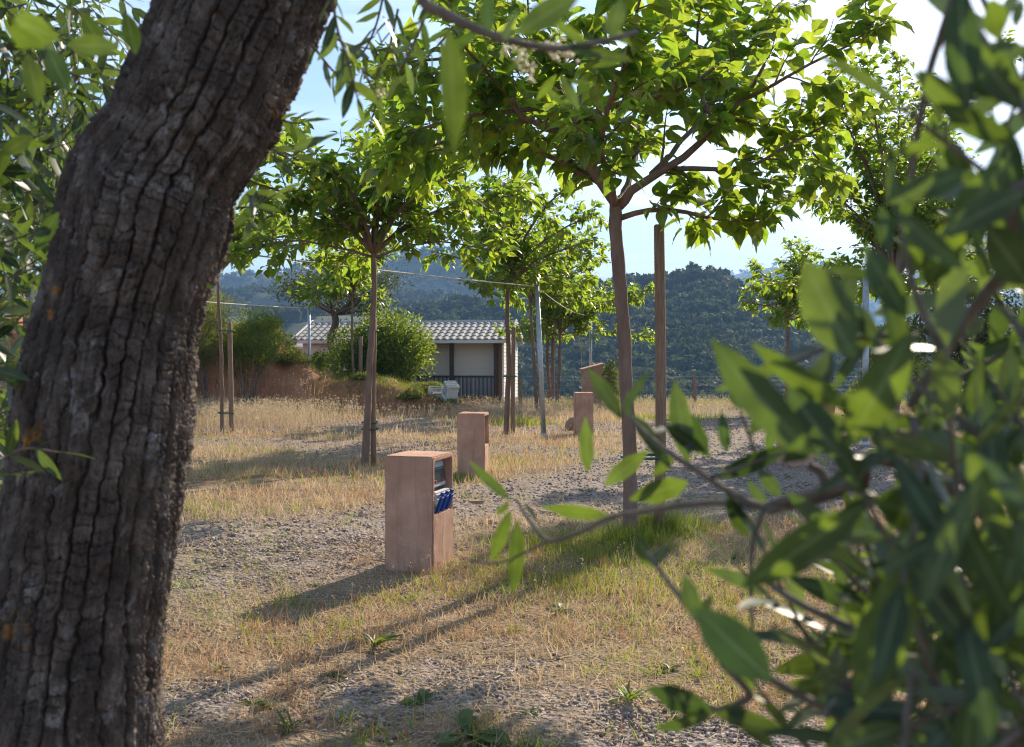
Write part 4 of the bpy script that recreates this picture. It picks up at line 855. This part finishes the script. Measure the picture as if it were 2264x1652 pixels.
# twig across the top centre
c1 = twigmesh(olive, ob, [P(900,-60,.8), P(940,8,.8), P(983,30,.8), P(1050,63,.8), P(1117,87,.8), P(1173,100,.82), P(1240,107,.84), P(1340,90,.86), P(1408,70,.88)], .0048, .0022, M['twig'])
for b_, t_e, w, d, dd, ro in [((990,62),(1018,335),62,.58,.02,.5),((1140,76),(1285,-20),58,.62,0,.2),((1085,70),(1070,-10),40,.7,0,.4),((1350,85),(1372,-10),44,.66,.01,.2),((1120,90),(1135,10),34,.66,.02,1.0),((1240,105),(1410,132),24,.84,.02,.2),((1300,100),(1215,40),22,.85,0,.1),
        ((1060,66),(985,118),22,1.1,.02,.2),((1180,102),(1120,165),20,1.1,.02,.3),((1230,165),(1185,225),20,1.1,.02,.1),((1240,165),(1280,240),24,1.1,-.01,.2),((1255,178),(1320,188),14,1.1,0,.1),((1200,190),(1250,235),18,1.2,.01,.3),((1390,125),(1310,150),18,1.1,0,.2),((1345,60),(1400,100),22,.9,0,.4)]: LS1.px(b_, t_e, w, d, dd, ro)
# hanging sprays right of the trunk
for pts, L, gp in [([(735,-20),(745,60),(770,140),(790,215)], .055, .022), ([(850,-20),(830,60),(800,120),(760,150)], .055, .024), ([(880,20),(860,110),(830,180),(840,240)], .05, .022), ([(960,-10),(930,60),(900,130),(880,170)], .055, .026), ([(690,100),(740,160),(790,190)], .045, .02), ([(720,60),(760,95),(830,110),(900,120)], .05, .026), ([(1000,60),(960,110),(905,160)], .05, .026), ([(800,150),(830,220),(815,290)], .045, .024)]:
    d = r.uniform(1.15, 1.7); c = twigmesh(olive, ob, [P(a, b_, d+.03*i) for i, (a, b_) in enumerate(pts)], .0022, .0012, M['twig']); LS1.twig(r, c, gp, L, .5)
# sprays hugging the right edge of the trunk
for pts in ([(600,330),(640,345),(690,320)], [(520,460),(560,455),(610,430)], [(560,420),(575,440),(560,480)], [(620,265),(650,272),(665,270)]):
    c = twigmesh(olive, ob, [P(a, b_, 1.62) for a, b_ in pts], .002, .001, M['twig']); LS1.twig(r, c, .05, .06, .2)
LS1.px((555,450),(625,468),14,1.6,0,.2); LS1.px((640,332),(725,300),20,1.5,0,.3); LS1.px((600,345),(660,395),18,1.6,0,.2); LS1.px((452,632),(475,636),14,1.6,0,.1)
# foliage left of the trunk
for i in range(200):
    vx = r.uniform(-120, 330)*r.uniform(.6, 1); vy = r.uniform(-80, 330) if i < 84 else r.uniform(250, 1150)
    if vy > 330: vx = r.uniform(-90, 118-vy*.08)
    d = r.uniform(1.85, 2.6) if i % 3 else r.uniform(2.6, 3.8)
    if vx < -75 and i % 2: d = r.uniform(1.2, 1.6)
    dr = np.array([r.normal()*.9, abs(r.normal())*.4, -.6 if vy < 350 else .5+r.normal()*.5]); a = P(vx, vy, d); L = r.uniform(.12, .26); dr = nrm(dr)
    pts = [a, a+dr*L*.5+r.normal(size=3)*.012, a+dr*L+np.array([0, 0, -.02])]; c = twigmesh(olive, ob, pts, .002, .001, M['twig']); LS1.twig(r, c, .032, r.uniform(.06, .08), .25, (1.0, 1.5))
for b_, t_e, w, d in [((130,85),(20,40),60,.75),((150,100),(262,100),62,.8),((60,120),(90,230),50,.8),((10,60),(100,110),40,.7),((180,30),(230,110),44,.9),((60,20),(40,110),50,.8),((280,30),(300,120),40,1.0),((150,200),(100,100),50,.9),((5,340),(75,300),36,.9),((130,470),(70,560),34,1.2),((70,520),(130,500),26,1.2)]: LS1.px(b_, t_e, w, d, .01, r.uniform(-.5, .5))
LS1.done(olive, ob, 300, M['olive'])
# cream flower clusters on the top twig
fl = MB(); ico = np.array([(0,0,1),(.9,0,.3),(-.5,.8,.3),(-.5,-.8,.3),(.4,.6,-.6),(-.7,0,-.6),(.4,-.6,-.6)]); icf = [(0,1,2),(0,2,3),(0,3,1),(1,4,2),(2,5,3),(3,6,1),(4,5,2),(5,6,3),(6,4,1),(4,6,5)]
for (vx, vy, n_, sp) in ((1150,125,26,22),(1170,160,16,16),(1240,105,30,26),(1260,125,14,14),(1215,95,12,14),(840,205,14,14),(780,200,10,12),(1120,110,10,10)):
    d = 1.05 if vx > 1000 else 1.5
    for _ in range(n_): c = P(vx+r.normal()*sp*.6, vy+r.normal()*sp*.6, d+r.normal()*.01)-ob; fl.add(ico*r.uniform(.0016, .003)+c, icf)
fl.build('blossom', M['flower'], olive, True, kind='stuff')

# ------------------------------------------------------------------ olive bush on the right, close to the camera
rb = np.array([1.25, 1.35, 0.0]); LS2 = LeafSet()
ol2 = thing('olive_bush', 'dark olive branches with large blurred leaves filling the right foreground', 'olive bush', rb)
st = twigmesh(ol2, rb, [rb+[0,0,-.05], (1.0,1.2,.6), (.82,1.0,1.2), (.72,.9,1.7), (.62,.82,2.1)], .03, .01, M['twig'], 'stem')
st2 = twigmesh(ol2, rb, [rb+[0.02,.02,-.05], (1.1,1.0,.5), (.85,.8,.9), (.62,.68,1.25), (.5,.62,1.6)], .026, .008, M['twig'], 'stem')
def tw(pts, ds, r0, r1, origin=None):
    q = [P(a, b_, d) for (a, b_), d in zip(pts, np.interp(np.linspace(0, 1, len(pts)), np.linspace(0, 1, len(ds)), ds))]
    if origin is not None: q = [np.array(origin)] + q
    return twigmesh(ol2, rb, q, r0, r1, M['twig'])
tw([(2100,1085),(1900,1075),(1830,1082),(1760,1100),(1692,1122)], [.62,.74], .0045, .0034, (.72, .72, 1.22))
tw([(1692,1122),(1600,1112),(1520,1116),(1440,1128),(1346,1146),(1280,1178),(1215,1195),(1170,1150),(1148,1115)], [.74,.86], .0028, .0015)
tw([(1692,1122),(1632,1100),(1570,1060),(1490,1008),(1430,960),(1392,920)], [.74,.78], .003, .0016)
tw([(1680,1030),(1656,962),(1636,909)], [.78,.8], .0018, .001); tw([(1575,1056),(1620,1040),(1680,1018),(1758,991)], [.74,.76], .002, .001)
tw([(1688,1126),(1665,1200),(1660,1290),(1664,1400)], [.74,.72], .002, .0014)
tw([(1830,1082),(1815,1045),(1790,1030)], [.72,.72], .004, .003); tw([(2040,1500),(1900,1400),(1760,1330),(1660,1260)], [.6,.66], .004, .002, (.7,.75,1.1))
tw([(1215,1195),(1100,1245),(1010,1230)], [.85,.9], .0014, .0008)
tw([(2110,-10),(2080,80),(2055,160),(2030,280),(2014,390),(2005,520),(1960,700)], [.6,.7], .0028, .002); tw([(2114,-10),(2160,70),(2230,180),(2290,300)], [.55,.5], .003, .002)
tw([(2300,420),(2250,560),(2180,650),(2100,760),(2010,900)], [.55,.62], .005, .003, (.5,.62,1.6)); tw([(1700,1130),(1790,1110),(1860,1090)], [.73,.7], .003, .003)
tw([(1700,1500),(1660,1540),(1600,1570),(1560,1562)], [.6,.62], .003, .002, (.55,.68,1.15)); tw([(1700,1500),(1610,1430),(1540,1365),(1480,1290),(1430,1220)], [.6,.66], .0028, .0015)
H = [((1128,1105),(1035,1022),26,.86,.01,.3),((1125,1112),(1095,1142),18,.86,.01,.2),((1128,1130),(1085,1247),34,.86,0,.2),((1143,1150),(1140,1322),36,.86,.01,.3),((1158,1115),(1200,1160),16,.86,.02,.9),((1345,1140),(1195,1125),36,.84,.01,.4),((1300,1042),(1292,922),36,.84,0,.2),((1338,1072),(1434,994),44,.82,0,.1),
 ((1374,925),(1303,810),40,.8,.01,-.5),((1382,910),(1432,812),24,.8,.01,.7),((1395,917),(1492,1034),38,.78,-.01,.8),((1469,938),(1572,1016),34,.77,0,-.4),((1521,1023),(1489,840),50,.77,.01,.1),((1566,1003),(1503,903),48,.77,.02,.3),((1607,999),(1594,910),30,.77,0,.1),((1640,905),(1617,838),38,.79,.02,.1),((1660,962),(1702,892),34,.79,.01,.3),((1697,1000),(1718,912),30,.79,0,.3),
 ((1575,1056),(1760,990),42,.75,.01,-.3),((1520,1066),(1391,1108),58,.76,.01,.2),((1725,1097),(1674,1034),40,.74,.01,.1),((1607,1105),(1658,1188),40,.74,0,.3),((1697,1117),(1646,1062),26,.75,.02,.4),((1392,925),(1380,860),20,.8,.03,.5),((1440,960),(1500,935),24,.78,.03,1.0),((1490,1005),(1440,1060),26,.78,.02,.2),
 ((1794,1006),(1556,752),92,.49,.03,.35),((1892,905),(1646,775),56,.5,.03,.9),((1872,985),(2020,740),96,.5,-.02,-.2),((1888,790),(1768,575),115,.5,.02,.3),((2004,700),(1905,540),66,.52,.01,.3),((1905,1120),(1638,1310),88,.5,.02,.2),((1930,1105),(2070,1150),95,.5,.03,.1),((2019,1250),(1880,1570),120,.47,.02,-.2),((1705,1505),(1535,1345),112,.52,.02,.1),((1545,1368),(1508,1268),48,.6,.01,.3),((1552,1365),(1572,1310),44,.6,.01,.5),
 ((1570,1566),(1425,1528),72,.6,.02,.5),((1576,1575),(1440,1625),36,.6,.02,.6),((1580,1578),(1760,1620),44,.6,0,.3),((1600,1560),(1730,1652),50,.6,.02,.4),((1660,1540),(1640,1470),40,.62,.0,.3),((1440,1255),(1405,1180),40,.68,0,.2),((1445,1255),(1475,1195),34,.68,.02,.6),
 ((2150,262),(2016,158),58,.52,.02,.4),((2250,312),(2062,240),58,.5,.02,.6),((2094,306),(2142,410),50,.56,0,.2),((2040,388),(2120,445),40,.6,.02,.3),((2010,395),(1982,505),52,.6,0,.2),((2012,490),(2024,612),62,.58,.01,.2),((2232,350),(2090,525),76,.5,.02,-.3),((2140,92),(2266,240),74,.5,.0,.4),((2190,0),(2215,95),62,.5,.02,.2),((2245,60),(2258,-10),26,.6,.01,.1),((2180,500),(2290,640),95,.48,.02,.2),((1965,560),(1945,450),44,.6,.01,.2),((2120,480),(2050,640),80,.52,.02,.2),((1800,900),(1830,760),60,.6,.02,.5),((1860,1015),(1735,855),84,.56,.02,.2),((1810,960),(1730,1030),60,.6,.02,.3),((1960,1010),(1930,840),70,.55,.02,.2),((1860,700),(1880,590),54,.6,.02,.2)]
for b_, t_e, w, d, dd, ro in H: LS2.px(b_, t_e, w, d, dd, ro)
r = np.random.default_rng(17)
for i in range(18):
    bx_, by_ = r.uniform(1930, 2300), r.uniform(1150, 1680); a_ = r.uniform(0, 6.28) if i % 2 else r.uniform(1.2, 2.6); Lp = r.uniform(230, 360)
    LS2.px((bx_, by_), (bx_+math.cos(a_)*Lp, by_-math.sin(a_)*Lp), Lp*r.uniform(.17, .25), r.uniform(.42, .52), r.uniform(-.02, .03), r.uniform(-.5, .5))
for i in range(9):
    bx_, by_ = r.uniform(2130, 2330), r.uniform(-20, 620); a_ = r.uniform(1.6, 3.6); Lp = r.uniform(200, 300)
    LS2.px((bx_, by_), (bx_+math.cos(a_)*Lp*.7, by_-math.sin(a_)*Lp), Lp*r.uniform(.2, .3), r.uniform(.46, .58), r.uniform(-.02, .03), r.uniform(-.5, .5))
def filltwigs(n, fx, fy, dr, L, ln=(.06, .11)):
    for i in range(n):
        vx, vy = r.uniform(*fx), r.uniform(*fy); d = r.uniform(*dr); a = P(vx, vy, d); dv = nrm(np.array([-.25+r.normal()*.6, r.normal()*.35, .35+r.normal()*.6])); l = r.uniform(*ln)
        c = twigmesh(ol2, rb, [a, a+dv*l*.5+r.normal(size=3)*.006, a+dv*l+[0, 0, r.normal()*.01]], .0026, .0012, M['twig']); LS2.twig(r, c, .032, r.uniform(*L), .15, (.8, 1.15))
filltwigs(22, (2030, 2380), (1060, 1750), (.5, .75), (.06, .078)); filltwigs(13, (2010, 2380), (640, 1080), (.52, .8), (.058, .074)); filltwigs(6, (1800, 2050), (1430, 1720), (.5, .75), (.058, .074)); filltwigs(7, (2190, 2380), (60, 640), (.55, .8), (.055, .07)); filltwigs(34, (2060, 2480), (700, 1750), (.85, 1.3), (.065, .08), (.1, .2)); filltwigs(26, (1900, 2400), (1250, 1750), (.7, 1.0), (.065, .08), (.1, .16))
LS2.done(ol2, rb, 300, M['olive'])

# ------------------------------------------------------------------ small things on the ground
def rockmesh(seed, sc):
    import bmesh
    r = np.random.default_rng(seed); bm = bmesh.new(); bmesh.ops.create_icosphere(bm, subdivisions=3, radius=1)
    off = r.uniform(0, 50, 3)
    for v in bm.verts: n_ = float(N1.f(v.co.x*1.3+off[0], v.co.y*1.3+v.co.z+off[1], 4)); v.co = v.co*(.65+.7*n_); v.co.x *= sc[0]; v.co.y *= sc[1]; v.co.z *= sc[2]
    me = bpy.data.meshes.new('rock'); bm.to_mesh(me); bm.free(); return me
q = P(1266, 905, 21.6); link('rock', rockmesh(3, (.17, .15, .15)), M['rock'], None, 'brown rock beside the pedestal in front of the wash stand', 'rock', loc=(q[0], q[1], .09))
g = G(1052, 1112); o = MB().box((-.085, -.02, 0), (.085, .02, .022)).build('wood_scrap', M['plank'], None, bevel=.003, label='short scrap of wood lying on the gravel', cat='wood scrap'); o.location = (g[0], g[1], float(gz(g[0], g[1]))+.012); o.rotation_euler = (0, 0, .15)
def weed(kind, vx, vy, sc, seed, label, group=None):
    r = np.random.default_rng(seed); g = G(vx, vy); g[2] = float(gz(g[0], g[1])); t_ = thing('weed', label, 'weed', g, 0, group)
    n_ = 15 if kind == 'spiky' else 9; mm = M['weed']
    for i in range(n_):
        a = r.uniform(0, 6.28); el = r.uniform(.15, 1.2) if kind == 'spiky' else r.uniform(.05, .7)
        d = np.array([math.cos(a)*math.cos(el), math.sin(a)*math.cos(el), math.sin(el)]); L = sc*r.uniform(.6, 1.1)
        Mx = frames(d, nrm(np.array([0, 0, 1.0])+r.normal(size=3)*.2), 1.0); wq_ = .75 if kind == 'spiky' else 1.5
        me = WE['spiky' if kind == 'spiky' else 'broad']; o = link('leaf', me, None, t_); q = np.eye(4); q[:3, :3] = np.stack([Mx[:, 0]*L*wq_, Mx[:, 1]*L, Mx[:, 2]*L], -1); q[:3, 3] = [r.normal()*.01, r.normal()*.01, .01]; o.matrix_basis = Matrix(q.tolist())
WE = {}
for k_, tp in (('spiky', leaf_tpl([(0,.03),(.3,.09),(.6,.1),(.85,.05),(1,.005)], .3, .35)), ('broad', leaf_tpl([(0,.03),(.25,.06),(.45,.13),(.7,.17),(.88,.1),(1,.01)], .25, .4, .01))):
    WE[k_] = me_fast('leaf', tp[0], tp[1], True); WE[k_].materials.append(M['weed'])
weed('spiky', 1392, 1556, .15, 1, 'dark green spiky rosette weed among the stones under the olive leaf')
weed('broad', 1035, 1640, .2, 2, 'broad leaved weed with long arching leaves next to reddish grass')
weed('broad', 1238, 1345, .13, 3, 'low broad leaved weed with one rolled pale leaf below the grass tuft')
weed('spiky', 830, 1425, .17, 4, 'sprawling green weed in front of the nearest pedestal')
for i, (vx, vy, s_) in enumerate(((745,1490,.12),(1180,1590,.12),(930,1560,.16),(640,1620,.16),(1480,1480,.13),(1130,1390,.11),(700,1290,.1),(1620,1240,.13),(1745,1060,.16),(1240,1190,.14),(560,1560,.15),(480,1480,.12))): weed('spiky' if i % 2 else 'broad', vx, vy, s_*.6, 50+i, 'small narrow leaved weed sprouting from the dry ground' if i % 2 else 'small broad leaved weed sprouting from the dry ground', 'small weeds on the dry ground')

# ------------------------------------------------------------------ gravel, grasses
def ground_pts(r, n, d0, d1, margin=1.12, pw=2.0):
    y = (r.uniform(d0**pw, d1**pw, n))**(1/pw); x = r.uniform(-1, 1, n)*y*(.5145*margin)+r.normal(size=n)*.2
    return x, y
r = np.random.default_rng(33)
def pebbles(name, label, n, d0, d1, size, tpl_v, tpl_f, pw):
    x, y = ground_pts(r, n, d0, d1, 1.1, pw); gm = gravel(x, y); kp = r.random(n) < np.clip(gm*1.0+.1, 0, 1); x, y = x[kp], y[kp]; k = len(x)
    a = nrm(r.normal(size=(k, 3))); Mx = frames(a, nrm(r.normal(size=(k, 3))), 1.0)
    s_ = size[0]+(size[1]-size[0])*r.random(k)**2.2; Mx = Mx*s_[:, None, None]*r.uniform(.6, 1.2, (k, 1, 3)); Mx[:, 2, :] *= .62
    V, Fc = scatter(tpl_v, tpl_f, Mx, np.stack([x, y, gz(x, y)+s_*.25], -1)); link(name, me_fast(name, V, Fc), M['pebble'], None, label, 'gravel', None, 'stuff')
ph = (1+5**.5)/2; IV = nrm(np.array([(-1,ph,0),(1,ph,0),(-1,-ph,0),(1,-ph,0),(0,-1,ph),(0,1,ph),(0,-1,-ph),(0,1,-ph),(ph,0,-1),(ph,0,1),(-ph,0,-1),(-ph,0,1)]))*np.random.default_rng(2).uniform(.8, 1.15, (12, 1))
IF = np.array([(0,11,5),(0,5,1),(0,1,7),(0,7,10),(0,10,11),(1,5,9),(5,11,4),(11,10,2),(10,7,6),(7,1,8),(3,9,4),(3,4,2),(3,2,6),(3,6,8),(3,8,9),(4,9,5),(2,4,11),(6,2,10),(8,6,7),(9,8,1)])
OV = np.array([(1,0,0),(-1,0,0),(0,1,0),(0,-1,0),(0,0,1),(0,0,-1)], float)*np.random.default_rng(4).uniform(.8, 1.2, (6, 1)); OF = np.array([(0,2,4),(2,1,4),(1,3,4),(3,0,4),(2,0,5),(1,2,5),(3,1,5),(0,3,5)])
pebbles('gravel', 'loose pinkish grey gravel in the near foreground', 60000, 3.3, 8.5, (.006, .020), OV, OF, 1.2)
pebbles('gravel', 'loose gravel on the track past the pedestals', 42000, 7.5, 26, (.011, .033), OV, OF, 1.1)
B3V = np.array([(-.5,0,0),(.5,0,0),(-.4,.5,-.04),(.4,.5,-.04),(0,1,-.2)]); B3F = np.array([(0,1,3),(0,3,2),(2,3,4)])
B1V = np.array([(-.5,0,0),(.5,0,0),(0,1,-.08)]); B1F = np.array([(0,1,2)])
def blades(name, label, m, x, y, h, w, lean, zf=gz, hi=True, flat=False):
    k = len(x); h = np.broadcast_to(h, (k,)); w = np.broadcast_to(w, (k,))
    if flat: d = nrm(np.stack([r.normal(size=k), r.normal(size=k), np.abs(r.normal(size=k))*.12], -1))
    else: d = nrm(np.stack([r.normal(size=k)*lean, r.normal(size=k)*lean, np.ones(k)], -1))
    Mx = frames(d, nrm(r.normal(size=(k, 3))+[0, 0, .2]), 1.0)
    Mx = np.stack([Mx[:, :, 0]*w[:, None], Mx[:, :, 1]*h[:, None], Mx[:, :, 2]*h[:, None]*r.uniform(.2, 2.5, (k, 1))], -1)
    z = zf(x, y)+(.012 if flat else -.005); V, Fc = scatter(B3V if hi else B1V, B3F if hi else B1F, Mx, np.stack([x, y, z], -1))
    return V, Fc
def put(name, label, m, sets, kind='stuff'):
    Vs, Fs, o = [], [], 0
    for V, Fc in sets: Vs.append(V); Fs.append(Fc+o); o += len(V)
    link(name, me_fast(name, np.concatenate(Vs), np.concatenate(Fs)), m, None, label, 'grass', None, kind)
def clumped(n, d0, d1, pw, per, sp):
    cx_, cy_ = ground_pts(r, n//per+1, d0, d1, 1.12, pw); x = np.repeat(cx_, per)[:n]; y = np.repeat(cy_, per)[:n]; s_ = sp*np.repeat(r.uniform(.5, 1.5, len(cx_)), per)[:n]
    return x+r.normal(size=n)*s_, y+r.normal(size=n)*s_
def sel(x, y, p): k = r.random(len(x)) < p; return x[k], y[k]
# dry grass
S1 = []
x, y = clumped(70000, 3.4, 9, 1.3, 14, .06); x, y = sel(x, y, np.clip(1.0-gravel(x, y)*.93, .05, 1)*sstep(.30, .55, N1.f(x*1.3+4, y*1.3, 4))); S1.append(blades('', '', 0, x, y, r.uniform(.02, .10, len(x))*(.6+1.1*N2.f(x, y, 3)), r.uniform(.003, .006, len(x)), .8))
x, y = clumped(90000, 9, 20, 1.35, 12, .1); x, y = sel(x, y, np.clip(1.0-gravel(x, y)*.96, .03, 1)*sstep(.28, .5, N1.f(x*.8+4, y*.8, 4))); S1.append(blades('', '', 0, x, y, r.uniform(.05, .17, len(x)), r.uniform(.004, .008, len(x)), .5))
x, y = clumped(65000, 20, 38, 1.5, 12, .2); x, y = sel(x, y, np.clip(1.05-gravel(x, y)*.95, .03, 1)*(y < yedge(x)+.6)); S1.append(blades('', '', 0, x, y, r.uniform(.08, .27, len(x)), r.uniform(.009, .016, len(x)), .4, hi=False))
put('dry_grass', 'dry ochre grass covering the campsite ground', M['dry'], S1)
S1 = []
x, y = clumped(34000, 4, 12, 1.4, 14, .06); x, y = sel(x, y, np.clip(1-gravel(x, y)*.95, .02, 1)*sstep(.45, .56, N2.f(x*.8+11, y*.8, 3))); S1.append(blades('', '', 0, x, y, r.uniform(.04, .16, len(x)), r.uniform(.0018, .0035, len(x)), .3))
x, y = clumped(26000, 12, 36, 1.5, 12, .2); x, y = sel(x, y, np.clip(1-gravel(x, y)*.95, .02, 1)*sstep(.48, .6, N2.f(x*.35+11, y*.35, 3))); S1.append(blades('', '', 0, x, y, r.uniform(.1, .26, len(x)), r.uniform(.006, .014, len(x)), .4, hi=False))
put('rusty_grass', 'reddish dead grass in patches', M['rust'], S1)
# green grass
S1 = []
x, y = clumped(42000, 3.6, 12, 1.4, 18, .045); x, y = sel(x, y, sstep(.47, .64, N3.f(x*1.0+3, y*1.0+8, 4))*np.clip(1.1-gravel(x, y)*.8, .08, 1)); S1.append(blades('', '', 0, x, y, r.uniform(.03, .13, len(x)), r.uniform(.0025, .005, len(x)), .45))
x, y = clumped(36000, 12, 36, 1.5, 16, .16); x, y = sel(x, y, sstep(.48, .66, N3.f(x*.5+3, y*.5+8, 4))*np.clip(1.1-gravel(x, y)*.9, .05, 1)*(y < yedge(x)+.6)); S1.append(blades('', '', 0, x, y, r.uniform(.06, .2, len(x)), r.uniform(.006, .014, len(x)), .45, hi=False))
for (vx, vy, n_, sp, h0, h1) in ((1395,1205,1300,.17,.06,.22),(1465,1180,1500,.16,.08,.28),(1345,1235,600,.22,.04,.13),(1560,1300,700,.5,.03,.1),(1230,1215,900,.3,.05,.16),(1250,1290,900,.3,.04,.13),(790,912,1500,.5,.1,.3),(1150,940,700,.4,.08,.25),(1480,925,900,.8,.06,.2),(1660,1290,700,.5,.03,.11),(1010,1060,400,.2,.05,.16)):
    g = G(vx, vy); x = g[0]+r.normal(size=n_)*sp; y = g[1]+r.normal(size=n_)*sp*.9; S1.append(blades('', '', 0, x, y, r.uniform(h0, h1, n_), r.uniform(.004, .007, n_)*max(1, g[1]/10), .38))
x = r.uniform(1, 13, 5000); y = r.uniform(31.2, 34.2, 5000); S1.append(blades('', '', 0, x, y, r.uniform(.1, .35, 5000), r.uniform(.01, .018, 5000), .35, hi=False))
put('green_grass', 'fresh green grass in tufts around trunks and posts', M['green'], S1)
# straw lying flat
x, y = ground_pts(r, 34000, 3.4, 11, 1.1, 1.2); x, y = sel(x, y, sstep(.35, .6, N1.f(x*1.6+20, y*1.6, 3))*.9+.06); put('straw', 'pale straw lying flat on the foreground ground', M['straw'], [blades('', '', 0, x, y, r.uniform(.04, .22, len(x))*r.uniform(.3, 1, len(x)), r.uniform(.002, .005, len(x)), 0, flat=True)])
# tall seed grass below the bank, and stalks by the pedestal
def seedgrass(x, y, h, wd, zf=gz):
    k = len(x); d = nrm(np.stack([r.normal(size=k)*.14, r.normal(size=k)*.14, np.ones(k)], -1)); z = zf(x, y); b_ = np.stack([x, y, z], -1); tip = b_+d*h[:, None]
    Mx = frames(d, nrm(r.normal(size=(k, 3))), 1.0); Ms = np.stack([Mx[:, :, 0]*wd[:, None], Mx[:, :, 1]*h[:, None], Mx[:, :, 2]*h[:, None]*.8], -1); st_ = scatter(B3V, B3F, Ms, b_)
    q = 4; tp = np.repeat(tip, q, 0)-np.repeat(d*h[:, None], q, 0)*r.uniform(0, .22, (k*q, 1)); dd = nrm(r.normal(size=(k*q, 3))*.6+[0, 0, -.3]); sz = np.repeat(wd, q)*r.uniform(3, 7, k*q)
    hd = scatter(np.array([(-.25,0,0),(.25,0,0),(0,1,0)]), B1F, frames(dd, nrm(r.normal(size=(k*q, 3))), sz), tp+r.normal(size=(k*q, 3))*np.repeat(wd, q)[:, None]*2)
    return [st_, hd]
n_ = 8000; x = r.uniform(-12, -3.6, n_); y = r.uniform(21.6, 27.4, n_); kp = (x < -4.6-(y-22)*.12+r.normal(size=n_)*.8) ; x, y = x[kp], y[kp]
mz = lambda a, b_: np.maximum(gz(a, b_), np.where((b_ > 24.1) & (a > -25.9) & (a < -.9), bankz(a, b_)+gz(a, b_), -9))
S1 = seedgrass(x, y, r.uniform(.22, .6, len(x)), r.uniform(.005, .009, len(x)), mz)
n_ = 5000; x = r.uniform(-4.5, 8, n_); y = r.uniform(25.5, 33.0, n_); y = np.where(x > 1, np.minimum(y, 32.5), np.minimum(y, 31.2)); S1 += seedgrass(x, y, r.uniform(.15, .38, n_), r.uniform(.005, .009, n_))
put('seed_grass', 'tall pale seeding grass below the bank and at the porch', M['straw'], S1)
S1 = []
n_ = 42000; x = r.uniform(-12.5, -1.5, n_); y = r.uniform(25.8, 31, n_); hb = bankz(x, y); bare = np.maximum(sstep(-7.6, -7.1, x)*sstep(-5.0, -5.6, x), sstep(-8.6, -9.0, x))*sstep(28.6, 27.9, y); kp = (hb > .12) & (r.random(n_) < (sstep(.30, .46, N2.f(x*.9+2, y*.9, 3))*.95+.05)*(1-.93*bare)); x, y = x[kp], y[kp]
S1.append(blades('', '', 0, x, y, r.uniform(.08, .36, len(x))*np.where(x > -6.5, .6, 1), r.uniform(.008, .016, len(x)), .45, mz, hi=False)); put('bank_grass', 'rough yellow green grass growing over the red soil bank', M['scrub'], S1)
g = G(930, 1262); S1 = seedgrass(np.array([g[0]-.12, g[0]-.05, g[0]+.02, g[0]+.2, g[0]+.3, g[0]+.36, g[0]+.48, g[0]+.1, g[0]+.26]), np.array([7.2, 7.16, 7.2, 7.2, 7.15, 7.22, 7.4, 7.12, 7.2]), np.array([.22, .3, .14, .44, .5, .36, .4, .2, .46]), np.full(9, .004))
x = r.uniform(-2.2, 2.4, 420); y = r.uniform(3.9, 9, 420); S1 += seedgrass(x, y, r.uniform(.08, .26, 420), r.uniform(.0018, .003, 420)); put('seed_stalks', 'thin dry seed stalks in front of the nearest pedestal', M['straw'], S1)
